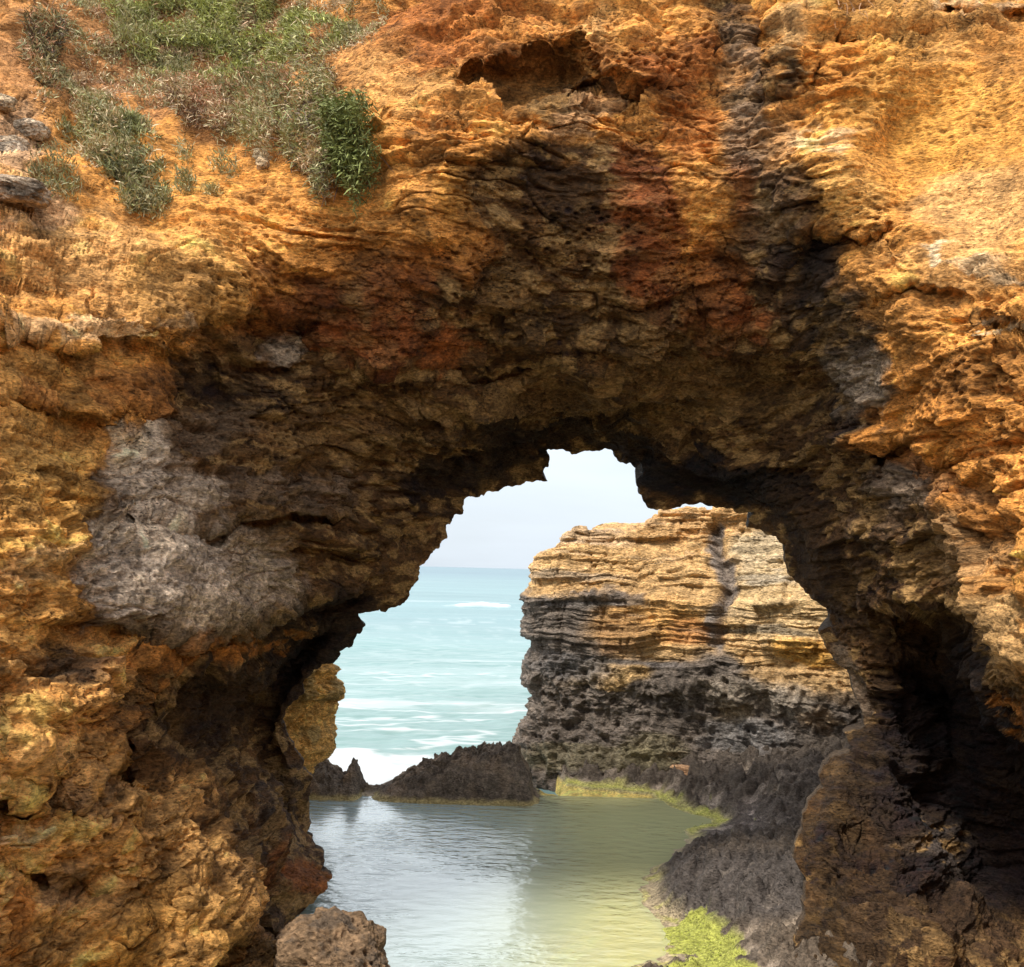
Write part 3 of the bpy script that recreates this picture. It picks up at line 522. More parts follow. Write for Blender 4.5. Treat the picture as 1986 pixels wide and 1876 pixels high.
CT_ = paint((.60, .37, .16), [
   (1300, 1060, 300, 70, 0, (.62, .38, .16), .9), (1130, 1045, 100, 20, 0, (.6, .42, .26), .6), (1330, 1010, 130, 40, 0, (.74, .43, .18), .8), (1480, 1080, 60, 70, 0, (.50, .42, .28), .7),
   ('poly', [(900, 1150), (1200, 1158), (1230, 1175), (1190, 1200), (1230, 1240), (1200, 1270), (1330, 1280), (1400, 1270), (1430, 1290), (1500, 1330), (1640, 1350), (2700, 1380), (2700, 2200), (800, 2200)], (.15, .125, .105), .95, 14),
   (1110, 1120, 110, 14, 3, (.36, .28, .2), .7), (1260, 1210, 130, 45, -5, (.62, .33, .10), .8), (1340, 1230, 60, 30, 0, (.42, .17, .05), .7), (1210, 1230, 60, 40, 0, (.3, .17, .08), .6), (1520, 1170, 110, 90, 0, (.66, .46, .23), .8), (1560, 1270, 70, 26, 10, (.70, .36, .07), .85), (1480, 1120, 60, 12, 0, (.3, .25, .18), .8), (1480, 1225, 90, 10, 5, (.3, .25, .18), .7),
   (1210, 1306, 60, 18, 0, (.6, .38, .16), .9), (1140, 1300, 60, 22, -20, (.4, .28, .15), .5), (1490, 1350, 120, 40, 10, (.42, .34, .25), .6), (1290, 1290, 50, 10, 0, (.2, .17, .15), .8), (1420, 1390, 40, 26, 0, (.5, .36, .2), .5), (1600, 1390, 40, 30, 0, (.5, .33, .18), .6),
   (1110, 1290, 100, 26, 0, (.16, .145, .135), .7), (1150, 1470, 160, 26, 0, (.24, .20, .11), .6), (1450, 1430, 90, 30, 0, (.26, .24, .22), .7), (1280, 1460, 60, 40, 0, (.24, .2, .1), .5),
   ('line', [(1385, 1030), (1400, 1080), (1415, 1130), (1395, 1180), (1385, 1260)], (.22, .19, .17), .9, 22), ('line', [(1060, 1165), (1250, 1162)], (.16, .14, .13), .7, 16)], qx, qy)
m1 = fbm(W, 1, 5, 48, (.5, .5, 6)); m2 = fbm(Fl, 5, 4, 49); m3 = fbm(W, 1, 4, 50, (1.5, 1.5, 16))
CT_ *= (1 + .20 * m1 + .28 * m2 + .18 * m3)[:, None]
CT_ *= (1 + .22 * bz2 * (Fl[:, 2] > 2))[:, None]
g = (sst(.25, .6, m1) * sst(2.5, 3.2, Fl[:, 2]) * .28)[:, None]; CT_ = CT_ * (1 - g) + np.array((.30, .26, .21)) * g
CT_ = np.clip(CT_, .02, .85)
cliff = mesh_np("sea_cliff", CP, grid_faces(n1, nu, True), M_CLIFF, cols={"tint": CT_}, loc=(4, 20, 0))
tag(cliff, "pale layered sea cliff with a dark grey foot beyond the tunnel opening", "cliff")
print("cliff", time.time() - T0)

# ================================================================== SHORE, POOL BED
def wz(pts, z=0.0): return [tuple(at_z(a, b, z)[:2]) for a, b in pts]
POOL = wz([(1120, 2500), (1180, 2050), (1195, 1900), (1235, 1884), (1290, 1856), (1300, 1830), (1308, 1800), (1275, 1772), (1256, 1742), (1262, 1715), (1272, 1682), (1300, 1668), (1332, 1640), (1345, 1612), (1395, 1592), (1330, 1572), (1290, 1552),
          (1268, 1538), (1150, 1524), (1045, 1514), (1034, 1532), (1032, 1556), (960, 1560), (880, 1557), (800, 1552), (735, 1544), (700, 1542), (620, 1545), (520, 1545), (300, 1600), (0, 1760), (-300, 2500)])
xs = np.concatenate([np.linspace(-9, -3.6, 60)[:-1], np.linspace(-3.6, 6.6, int(560 * Q)), np.linspace(6.6, 14, 60)[1:]])
ys = np.concatenate([np.linspace(2, 8.8, 60)[:-1], np.linspace(8.8, 19.6, int(540 * Q)), np.linspace(19.6, 26, 60)[1:]])
TX, TY = np.meshgrid(xs, ys); tp = np.c_[TX.ravel(), TY.ravel(), np.zeros(TX.size)]
wx = .10 * fbm(tp, 1.6, 4, 60); wy = .16 * fbm(tp, 1.6, 4, 61)
sd_ = poly_sd(tp[:, 0] + wx, tp[:, 1] + wy, POOL)
cz = []
for (a, b, z) in [(1420, 1700, .30), (1330, 1680, .22), (1500, 1640, .18), (1500, 1760, .4), (1400, 1615, .03), (1480, 1610, .07), (1440, 1625, .05), (1400, 1560, .22), (1350, 1530, .2), (1330, 1510, .3), (1450, 1480, .5), (1560, 1500, .6), (1600, 1440, .9), (1640, 1390, 1.2), (1500, 1420, .8), (1560, 1380, 1.15), (1400, 1450, .5), (1520, 1560, .4),
                  (1300, 1500, .2), (1290, 1480, .25), (1150, 1505, .06), (1520, 1850, .3), (1420, 1850, .05), (1350, 1830, .03), (1430, 1930, .05), (1600, 1700, .35), (1700, 1800, .1), (1340, 1740, .25), (1450, 1880, .08), (1700, 1500, .9), (1900, 1700, -.3), (1800, 1870, -.3), (1986, 1870, -.5), (1720, 1870, -.1), (1640, 1860, .2)]:
    p = at_z(a, b, z); cz.append((p[0] * 100, p[1] * 100, z))
cz += [(1200, 2400, -.8), (-400, 2400, -1.2), (1300, 1500, 1.6), (1300, 600, .6), (200, 500, -.1), (-800, 1700, -.6), (-800, 600, -.5), (800, 1850, 1.6), (600, 2200, .3)]
land = np.clip(tps(cz, tp[:, 0] * 100, tp[:, 1] * 100, .05), -.6, 1.8)
dout = np.clip(-sd_, 0, 9); din = np.clip(sd_, 0, 9)
karst = ridge(tp, 2.2, 5, 62); k2 = ridge(tp, 5.5, 4, 63); wo = worley(tp + .1 * fbm(tp, 2, 2, 64)[:, None], 3.4, 5); wo2 = worley(tp, 9, 6)
flat = np.exp(-((tp[:, 0] - at_z(1400, 1615, 0)[0]) / .9) ** 2 - ((tp[:, 1] - at_z(1400, 1615, 0)[1]) / .9) ** 2)
_w = lambda a, b: tuple(at_z(a, b, .05)[:2]); _e = .16 * fbm(tp, 2.2, 4, 68); alg = np.maximum(np.exp(-((seg_dist(tp[:, 0], tp[:, 1], [_w(1325, 1805), _w(1385, 1850), _w(1420, 1950)])[0] + _e) / .36) ** 3), np.exp(-((seg_dist(tp[:, 0], tp[:, 1], [_w(1215, 1885), _w(1270, 1880)])[0] + _e) / .2) ** 3))
zl = land * sst(0, 1.0, dout) + (.10 * (karst + .1) + .20 * np.clip(ridge(tp, 2.1, 4, 68), 0, 1) ** 2 * sst(1.4, .6, land) + .05 * k2 + .15 * (sst(.60, .42, wo) - .4) * sst(-.5, .2, fbm(tp, .9, 3, 66)) + .08 * (.5 - wo) - .06 * sst(.4, .1, wo2) + .035 * ridge(tp, 11, 3, 67)) * sst(.0, .4, dout) * (1 - .8 * flat) * (1 - .9 * alg) + .015
zb = -np.minimum(.12 * din ** .8 + .05, .9) * sst(0, .25, din) + .02 * karst + .04 * (wo - .5) * sst(1.2, .2, din)
# the pool deepens to the left and the middle
deep = sst(1.6, -.6, tp[:, 0]) ; zb -= .75 * deep * sst(.2, 1.4, din)
z = np.where(sd_ < 0, zl, zb)
z = np.where(tp[:, 1] > 18.6, z - sst(18.7, 19.4, tp[:, 1]) * 2.2 * sst(1.2, .5, tp[:, 0]), z)
TP = np.c_[tp[:, 0], tp[:, 1], z]
tpx, tpy = proj(TP)
col = np.tile(np.array([[.23, .18, .135]]), (len(TP), 1))
hi = sst(.15, .55, karst * .6 + k2 * .4)[:, None]; 
pf = fbm(TP, 1.2, 4, 70); col = col * (1 + .5 * fbm(TP, 2.4, 4, 71) + .4 * fbm(TP, 8, 3, 72))[:, None]
brn = (sst(0, .5, pf) * .6)[:, None]; col = col * (1 - brn) + np.array((.26, .20, .14)) * brn
def mixc(c, w_): 
    global col
    w_ = np.clip(w_, 0, 1)[:, None]; col = col * (1 - w_) + np.array(c) * w_
mixc((.52, .42, .37), flat * 1.3 * sst(.7, .1, z) * (.6 + .6 * fbm(TP, 3, 3, 73)))
mixc((.34, .25, .16), sst(1450, 1560, tpx) * sst(1720, 1800, tpy) * .8)
ny = fbm(TP, 2.5, 3, 74)
lmp = np.clip(.5 * sst(.60, .42, wo) + sst(.15, .6, ridge(tp, 2.1, 4, 68)), 0, 1) * (sd_ < -.02); mixc((.085, .066, .05), lmp * .8); mixc((.46, .37, .28), (1 - lmp) * (sd_ < -.02) * sst(1.2, .5, z) * sst(-.35, .15, fbm(TP, 1.5, 3, 79)) * .75)
mixc((.075, .065, .06), sst(1635, 1665, tpy) * sst(1800, 1760, tpy) * sst(.05, .3, z + .25 * karst) * .75 * (sd_ < 0))
shore = np.exp(-((np.abs(sd_ + .03)) / .13) ** 2)
mixc((.50, .40, .24), shore * .7)
# yellow-green weed along the far right shoreline and the near right corner
wl_ = sst(1030, 1060, tpx) * sst(1640, 1600, tpy) * np.exp(-((sd_ + .02 + .05 * ny) / .12) ** 2)
mixc((.62, .58, .15), wl_ * (.9 + .6 * ny)); mixc((.42, .40, .10), .7 * np.exp(-((sd_ + .05) / .10) ** 2) * sst(1150, 1200, tpx) * sst(1660, 1700, tpy) * sst(-.2, .2, fbm(TP, 3, 4, 81)))
mixc((.36, .38, .075), .9 * sst(.5, .62, alg + .35 * fbm(TP, 4.5, 4, 80) + .5 * ny + .25 * fbm(TP, 8, 3, 78)) * sst(.30, .15, z) * sst(1190, 1210, tpx))
und = sst(-.0, -.05, z)
bedc = np.array((.78, .58, .17)) * (1 + .35 * fbm(TP, 1.0, 4, 75, (.5, 1.6, 1))[:, None] + .25 * fbm(TP, 5, 3, 76)[:, None])
gre = sst(.1, .5, fbm(TP, .8, 3, 77))[:, None] * .5; bedc = bedc * (1 - gre) + np.array((.36, .42, .13)) * gre
dpt = sst(-.25, -1.1, z)[:, None]; bedc = bedc * (1 - dpt) + np.array((.55, .62, .54)) * dpt
col = col * (1 - und[:, None]) + bedc * und[:, None]
mixc((.65, .60, .06), sst(1300, 1340, tpx) * und * sst(1.0, .1, din) * sst(1660, 1610, tpy) * .9)
shoreo = mesh_np("ground", TP, grid_faces(len(ys), len(xs)), M_SHORE, cols={"tint": np.clip(col, .015, .8)})
tag(shoreo, "dark pitted rock shelf with a yellow stained rock pool bed", kind='structure')
print("shore", time.time() - T0)

# ------------------------------------------------------------------ reef ridges
def reef(name, tops, Yc, wf, wb, seed, label, sharp=1.0, n=420):
    a = [at(x, y, Yc) for x, y in tops]; x0, x1 = a[0][0], a[-1][0]
    X = np.linspace(x0 - .12, x1 + .12, n); V = np.linspace(-1, 1, int(n * .62)); XX, VV = np.meshgrid(X, V)
    top = np.interp(XX, [p[0] for p in a], [p[2] for p in a]); ends = sst(0, .25, XX - X[0]) * sst(0, .2, X[-1] - XX)
    YY = Yc + np.where(VV < 0, VV * wf, VV * wb); q = np.c_[XX.ravel(), YY.ravel(), 0 * XX.ravel()]
    prof = (1 - np.abs(VV) ** 1.8).clip(0, 1).ravel() ** .7; t = (top * ends).ravel()
    sp = ridge(q, 2.6, 5, seed) * .5 + .5; s2 = ridge(q, 9, 3, seed + 1); wo = worley(q, 4.5, seed)
    z = t * prof * (.80 + .5 * sharp * (sp - .5)) + (.09 * s2 + .22 * sharp * (.45 - wo)) * prof ** .5 * np.clip(t * 2, .2, 1) - .18 * (1 - prof) ** 2
    Pq = np.c_[q[:, 0], q[:, 1], z]
    Pq += .05 * np.c_[fbm(Pq, 4, 3, seed + 2), fbm(Pq, 4, 3, seed + 3), 0 * z] * prof[:, None]
    c = np.array([[.15, .115, .082]]) * (1 + .4 * fbm(Pq, 3, 4, seed + 4) + .4 * fbm(Pq, 12, 3, seed + 5))[:, None]
    b = (sst(.0, .5, fbm(Pq, 2.2, 3, seed + 6)) * .6)[:, None]; c = c * (1 - b) + np.array((.28, .20, .13)) * b
    lowb = (sst(.12, .03, z + .03 * fbm(Pq, 6, 2, seed + 7)) * sst(0, -.3, VV.ravel()))[:, None]; c = c * (1 - lowb) + np.array((.46, .36, .16)) * lowb
    o = mesh_np(name, Pq, grid_faces(len(V), n), M_SHORE, cols={"tint": np.clip(c, .02, .8)}, loc=((x0 + x1) / 2, Yc, 0))
    return tag(o, label, "reef rock", "dark reef rocks between the pool and the sea")
reef("reef_rock", [(712, 1548), (730, 1536), (755, 1520), (790, 1500), (830, 1478), (862, 1466), (905, 1460), (945, 1446), (985, 1440), (1010, 1462), (1025, 1490), (1034, 1530)], 18.0, .75, 1.1, 80, "long dark jagged reef ridge between the green pool and the sea")
reef("reef_rock", [(540, 1500), (600, 1484), (630, 1478), (652, 1492), (668, 1500), (688, 1476), (697, 1500), (704, 1535), (712, 1546)], 18.0, .7, .8, 90, "small dark pinnacled reef rock beside the left tunnel wall", 1.0, 300)

# ------------------------------------------------------------------ lumpy stones
def stone(name, c, r, seed, tint, label, cat, group=None, amp=.22, n=150, rot=0, m=None, sq=2.6):
    th = np.linspace(0, math.pi, n); ph = np.linspace(0, 2 * math.pi, n * 2); PH, TH = np.meshgrid(ph, th)
    D = np.stack([np.sin(TH) * np.cos(PH), np.sin(TH) * np.sin(PH), np.cos(TH)], 2).reshape(-1, 3)
    L = (np.abs(D) ** sq).sum(1) ** (-1 / sq); D2 = D * L[:, None]
    seedv = seed * 3.7; q = D * 1.0 + seedv
    h = 1 + amp * fbm(q, 1.1, 3, seed) + amp * .35 * ridge(q, 2.8, 3, seed + 1, (1, 1, 1.7)) - amp * .25 * sst(.45, .1, worley(q, 6, seed))
    V = D2 * h[:, None] * np.array(r); a = math.radians(rot)
    V = np.c_[V[:, 0] * math.cos(a) - V[:, 2] * math.sin(a), V[:, 1], V[:, 0] * math.sin(a) + V[:, 2] * math.cos(a)]
    w_ = V + np.array(c)
    t = np.array([tint]) * (1 + .35 * fbm(w_, 3, 4, seed + 2) + .3 * fbm(w_, 11, 3, seed + 3))[:, None]
    d_ = (sst(.1, .5, fbm(w_, 4, 4, seed + 4)) * .6)[:, None]; t = t * (1 - d_) + np.array((.08, .065, .05)) * d_
    o = mesh_np(name, w_, grid_faces(n, n * 2), m or M_SHORE, cols={"tint": np.clip(t, .02, .8)}, loc=tuple(c))
    return tag(o, label, cat, group)
c = at(648, 1896, 9.35); stone("boulder", tuple(c), (.50, .55, .46), 3, (.21, .135, .075), "rounded brown pitted boulder at the near left edge of the pool", "boulder", n=220, rot=-14, amp=.32)
c = at_z(1345, 1500, .28); stone("stone", tuple(c + np.array([0, 0, .0])), (.40, .28, .14), 5, (.58, .34, .18), "flat orange stone lying on the dark shore below the sea cliff", "stone", rot=-4)
# sunlit rock stub beyond the left wall
def pillar():
    EDG = [(585, 1560), (588, 1500), (600, 1480), (618, 1474), (640, 1452), (645, 1430), (636, 1402), (643, 1380), (637, 1352), (648, 1332), (632, 1318), (640, 1297), (622, 1288), (628, 1250), (600, 1200), (560, 1150)]
    e = np.array([at(x, y, 16.4)[[0, 2]] for x, y in EDG]); o_ = np.argsort(e[:, 1]); nz, nt = 260, 300
    Zs = np.linspace(-.5, e[:, 1].max(), nz); xr = np.interp(Zs, e[o_, 1], e[o_, 0]); cx = at(480, 1400, 16.4)[0]
    th = np.linspace(-math.pi, math.pi, nt); R = xr - cx
    X = cx + R[:, None] * np.sign(np.cos(th)) * np.abs(np.cos(th)) ** .8; Y = 16.6 + .75 * np.sign(np.sin(th)) * np.abs(np.sin(th)) ** .8 * (R[:, None] / 1.0); Zg = np.repeat(Zs[:, None], nt, 1)
    B = np.stack([X, Y, Zg], 2); N = np.stack([np.cos(th)[None] + 0 * X, np.sin(th)[None] + 0 * X, 0 * X], 2).reshape(-1, 3); Fp = B.reshape(-1, 3)
    h, _, _ = rock_disp(Fp + 40, np.ones(len(Fp)), 1.0); Pp = Fp + N * (h * np.where(Fp[:, 0] > 0, 1, 1) * .8 - .05)[:, None]
    t = np.array([[.74, .40, .11]]) * (1 + .4 * fbm(Fp, 3, 4, 101) + .3 * fbm(Fp, 9, 3, 102))[:, None]
    b = (sst(.05, .5, fbm(Fp, 2.4, 3, 103)) * .7)[:, None]; t = t * (1 - b) + np.array((.34, .25, .10)) * b
    o = mesh_np("rock_stack", Pp, grid_faces(nz, nt), M_ROCK, cols={"tint": np.clip(t, .02, .8)}, loc=(cx, 16.6, 0))
    tag(o, "sunlit yellow orange rock stack peeking out past the left tunnel wall", "rock stack")
pillar()

# ------------------------------------------------------------------ water
def water_pool():
    m, n, l, b = mat("pool_water"); n.remove(b); out = n["Material Output"]
    tr = n.new("ShaderNodeBsdfTransparent"); tr.inputs[0].default_value = (.86, .93, .86, 1)
    gl = n.new("ShaderNodeBsdfGlossy"); gl.inputs['Roughness'].default_value = .17
    df = n.new("ShaderNodeBsdfDiffuse"); pc = n.new('ShaderNodeMix'); pc.data_type = 'RGBA'; pc.inputs[6].default_value = (.68, .84, .80, 1); pc.inputs[7].default_value = (.80, .82, .42, 1); l.new(pc.outputs[2], df.inputs[0])
    m0 = n.new("ShaderNodeMixShader"); tc0 = n.new('ShaderNodeTexCoord'); sx_ = n.new('ShaderNodeSeparateXYZ'); l.new(tc0.outputs['Object'], sx_.inputs[0]); mr = n.new('ShaderNodeMapRange'); mr.inputs[1].default_value = -.2; mr.inputs[2].default_value = 1.8; mr.inputs[3].default_value = .39; mr.inputs[4].default_value = .5; l.new(sx_.outputs[0], mr.inputs[0]); m2_ = n.new('ShaderNodeMapRange'); m2_.inputs[1].default_value = -.6; m2_.inputs[2].default_value = 1.3; l.new(sx_.outputs[0], m2_.inputs[0]); l.new(m2_.outputs[0], pc.inputs[0]); l.new(mr.outputs[0], m0.inputs[0]); l.new(tr.outputs[0], m0.inputs[1]); l.new(df.outputs[0], m0.inputs[2])
    fr = n.new("ShaderNodeFresnel"); fr.inputs[0].default_value = 1.7
    mx = n.new("ShaderNodeMixShader"); l.new(m0.outputs[0], mx.inputs[1]); l.new(gl.outputs[0], mx.inputs[2]); l.new(fr.outputs[0], mx.inputs[0])
    tc = n.new("ShaderNodeTexCoord"); mp = n.new("ShaderNodeMapping"); mp.inputs['Scale'].default_value = (1.3, 2.4, 1); l.new(tc.outputs['Object'], mp.inputs[0])
    a = n.new("ShaderNodeTexNoise"); a.inputs['Scale'].default_value = 2.4; a.inputs['Detail'].default_value = 3; l.new(mp.outputs[0], a.inputs[0])
    # breeze patches: ripples are stronger in places
    p = n.new("ShaderNodeTexNoise"); p.inputs['Scale'].default_value = .45; l.new(tc.outputs['Object'], p.inputs[0])
    r = n.new("ShaderNodeMapRange"); r.inputs[1].default_value = .42; r.inputs[2].default_value = .62; r.inputs[3].default_value = .16; r.inputs[4].default_value = .75; l.new(p.outputs[0], r.inputs[0])
    bp = n.new("ShaderNodeBump"); bp.inputs['Distance'].default_value = .07; l.new(r.outputs[0], bp.inputs['Strength']); l.new(a.outputs[0], bp.inputs['Height'])
    l.new(bp.outputs[0], gl.inputs['Normal']); l.new(bp.outputs[0], fr.inputs['Normal']); l.new(mx.outputs[0], out.inputs[0])
    V = np.array([(-9, 3, 0), (4.5, 3, 0), (4.5, 18.15, 0), (-9, 18.15, 0)]); o = mesh_np("pool_water", V, [[0, 1, 2, 3]], m, smooth=False)
    tag(o, "still greenish rock pool water reflecting the pale sky", kind='structure')
water_pool()
def sea():
    ysr = np.concatenate([18.15 + np.arange(0, 40, .09), np.geomspace(58.2, 14000, 300)]); us = np.linspace(-1, 1, 400)
    YY, UU = np.meshgrid(ysr, us, indexing='ij'); XX = np.where(YY < 60, UU * (.38 * YY + 2), UU * YY * (.42 + .8 * sst(60, 300, YY))) - 1.0
    q = np.c_[XX.ravel(), YY.ravel(), 0 * XX.ravel()]
    amp = sst(400, 30, q[:, 1]); a2 = sst(120, 25, q[:, 1])
    hh = .28 * fbm(q, .16, 2, 110, (.35, 1, 1)) * amp + .09 * ridge(q, .8, 3, 111, (.45, 1, 1)) * a2 + .03 * fbm(q, 3, 2, 112, (.5, 1, 1)) * sst(60, 20, q[:, 1])
    wv = np.exp(-((q[:, 1] - 112 - .04 * q[:, 0]) / 2.6) ** 2) * sst(-8.5, -4, q[:, 0] ) * sst(.8, -.5, q[:, 0]); 
    z = -.32 + hh + .55 * wv * (1 + .6 * fbm(q, .5, 3, 113))
    Pq = np.c_[q[:, 0], q[:, 1], z]
    dn = np.clip(q[:, 1], 18, 400)
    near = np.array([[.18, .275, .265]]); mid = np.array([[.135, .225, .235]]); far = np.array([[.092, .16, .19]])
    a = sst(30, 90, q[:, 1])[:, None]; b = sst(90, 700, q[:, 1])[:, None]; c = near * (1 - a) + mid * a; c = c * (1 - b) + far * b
    c = c * (1 + .10 * fbm(q, .06, 4, 114, (.25, 1, 1)) + .05 * fbm(q, .6, 3, 115, (.3, 1, 1)))[:, None]
    f1 = fbm(q, .25, 5, 116, (.35, 1.1, 1)); f2 = 1 - np.abs(fbm(q, .55, 4, 117, (.35, 1.2, 1))) * 2.2; patch = sst(-.1, .5, fbm(q, .06, 3, 118, (.4, 1, 1)))
    fo = sst(.72, .98, f2) * (.25 + .75 * patch) * sst(110, 40, q[:, 1]) * .8 + sst(.35, .7, f1) * .5 * sst(80, 30, q[:, 1])
    fo += .9 * sst(.25, .7, wv + .35 * fbm(q, .5, 4, 122)) + sst(24.2, 22.4, q[:, 1] + 2.2 * fbm(q, .6, 5, 119)) * sst(-.6, -2.4, q[:, 0] + .8 * fbm(q, .8, 3, 121)) * 1.2
    fo += .25 * sst(.5, .75, fbm(q, .05, 4, 120, (.15, 1, 1))) * sst(500, 100, q[:, 1])
    fo = np.clip(fo, 0, 1)[:, None]; c = c * (1 - fo) + np.array((.48, .51, .51)) * fo
    m, n, l, b_ = mat("sea_water", .35); at_ = n.new("ShaderNodeAttribute"); at_.attribute_name = "tint"; l.new(at_.outputs['Color'], b_.inputs['Base Color'])
    b_.inputs['IOR'].default_value = 1.33; b_.inputs['Specular IOR Level'].default_value = .06
    tc = n.new("ShaderNodeTexCoord"); mp = n.new("ShaderNodeMapping"); mp.inputs['Scale'].default_value = (.4, 1.4, 1); l.new(tc.outputs['Object'], mp.inputs[0])
    nz_ = n.new("ShaderNodeTexNoise"); nz_.inputs['Scale'].default_value = 1.6; nz_.inputs['Detail'].default_value = 6; l.new(mp.outputs[0], nz_.inputs[0])
    bp = n.new("ShaderNodeBump"); bp.inputs['Strength'].default_value = .5; bp.inputs['Distance'].default_value = .15; l.new(nz_.outputs[0], bp.inputs['Height']); l.new(bp.outputs[0], b_.inputs['Normal'])
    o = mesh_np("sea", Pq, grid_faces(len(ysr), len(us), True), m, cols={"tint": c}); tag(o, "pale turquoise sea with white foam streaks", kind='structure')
sea()
print("water", time.time() - T0)

def surround():
    c = resample([(8.5, 9), (8.2, 5), (8.0, 0), (6, -5), (0, -7.5), (-7, -6), (-12, -2), (-13, 5), (-12, 11)], 420); nz_ = 130
    Zs = np.linspace(-1, 9, nz_); Y_ = np.repeat(c[None], nz_, 0); o_ = np.array([-1.0, 4.0]) - c; o_ /= np.linalg.norm(o_, axis=1, keepdims=True)
    Bq = np.dstack([Y_[..., 0], Y_[..., 1], np.repeat(Zs[:, None], 420, 1)]).reshape(-1, 3); N = np.tile(np.c_[o_, np.zeros(420)], (nz_, 1))
    h = .8 * fbm(Bq, .3, 4, 401) + .25 * ridge(Bq, 1.1, 4, 402, (.6, .6, 2.5)); lean = .12 * (9 - Bq[:, 2])
    Pq = Bq + N * (h + lean)[:, None]
    t = np.array([[.52, .27, .10]]) * (1 + .4 * fbm(Bq, .9, 4, 403) + .3 * fbm(Bq, 3, 4, 404))[:, None]
    tag(mesh_np("terrain", Pq, grid_faces(nz_, 420), M_ROCK, cols={"tint": np.clip(t, .03, .8)}), "orange rock walls of the hollow around the viewpoint", kind='structure')
surround()
# ================================================================== VEGETATION
rv = np.random.RandomState(11)
def blades(name, base, dirs, length, width, tint, bend=.3, parent=None, loc=None, up=(0, 0, 1), m=None):
    """one mesh of curved blades: 2 quads each, tapering to the tip"""
    n = len(base); dirs = dirs / np.linalg.norm(dirs, axis=1, keepdims=True)
    side = np.cross(dirs, rv.normal(size=(n, 3))); side /= np.linalg.norm(side, axis=1, keepdims=True)
    L = length[:, None]; Wd = width[:, None] * .5; sag = np.array([[0, 0, -1.0]]) * L * bend
    p0 = base; p1 = base + dirs * L * .5 + sag * .25; p2 = base + dirs * L + sag
    V = np.stack([p0 - side * Wd * .7, p0 + side * Wd * .7, p1 + side * Wd, p1 - side * Wd, p2 + side * Wd * .25, p2 - side * Wd * .25], 1).reshape(-1, 3)
    i = np.arange(n)[:, None] * 6; F = np.concatenate([i + np.array([[0, 1, 2, 3]]), i + np.array([[3, 2, 4, 5]])])
    return mesh_np(name, V, F, m or M_LEAF, smooth=False, parent=parent, cols={"tint": np.repeat(tint, 6, 0)}, loc=loc)
# surface sampling in face coordinates
vis = (APX > -150) & (APX < 2100) & (APY > -150) & (APY < 460)
SP, SN, SX, SY = AP[vis], AN[vis], APX[vis], APY[vis]
def pick(poly, n, jit=6, dens=None):
    sd2 = poly_sd(SX, SY, poly) + 14 * fbm(SP, 2.2, 3, 130); ok = np.where(sd2 > 0)[0]
    if len(ok) == 0: return ok
    w_ = np.ones(len(ok)) if dens is None else dens(SP[ok], SX[ok], SY[ok]); w_ = w_ / w_.sum(); return rv.choice(ok, n, p=w_)
GREEN, LIME, OLV, DRY, RED, DKG = (.33, .34, .14), (.46, .48, .15), (.43, .37, .20), (.62, .46, .28), (.50, .27, .16), (.20, .20, .10)
def cover(name, polys, n, cols, wts, L, Wd, label, cat, spread=.6, lift=.0, bend=.25, seed=140, clump=.45):
    k = pick(polys, n, dens=lambda p, x, y: np.clip(.5 + clump * 3.4 * fbm(p, 3.0, 4, seed) - .12, .004, 3)); b = SP[k] + rv.normal(size=(n, 3)) * .03 + SN[k] * lift
    d = SN[k] * .5 + np.array([0, 0, .5]) + rv.normal(size=(n, 3)) * spread
    zone = fbm(b, 1.7, 3, seed + 1)[:, None] + rv.normal(size=(n, 1)) * .18; cs = np.array(cols)
    t = np.clip((zone[:, 0] + .6) / 1.2, 0, .999) * (len(cs) - 1); i = t.astype(int); f = (t - i)[:, None]; c_ = cs[i] * (1 - f) + cs[i + 1] * f
    c_ = c_ * (1 + .3 * rv.normal(size=(n, 1))).clip(.4, 1.8)
    o = blades(name, b, d, L * (.5 + rv.rand(n)), Wd * (.6 + .8 * rv.rand(n)), c_, bend); return tag(o, label, cat, kind='stuff')
cover("grass", [(230, 20), (420, -60), (560, 20), (700, 60), (640, 110), (560, 150), (420, 170), (300, 150), (230, 100)], int(36000 * Q), [OLV, GREEN, LIME, LIME, GREEN, OLV], None, .07, .012, "short green and lime grass on the slope at the top left", "grass")
cover("ground_cover", [(80, -100), (760, -100), (745, 90), (640, 130), (660, 190), (600, 190), (560, 250), (430, 290), (330, 240), (200, 240), (130, 270), (60, 200), (100, 60)], int(46000 * Q), [DRY, RED, DRY, OLV, OLV, GREEN, OLV, DRY], None, .065, .011, "dry reddish and olive ground cover creeping over the slope", "ground cover", seed=150)
cover("ground_cover", [(120, 240), (230, 220), (310, 290), (330, 400), (260, 400), (180, 350), (140, 290)], int(7000 * Q), [DRY, OLV, GREEN, DKG, OLV], None, .10, .014, "thin grey green creeper patch below the slope on the left", "ground cover", seed=160, clump=.9)
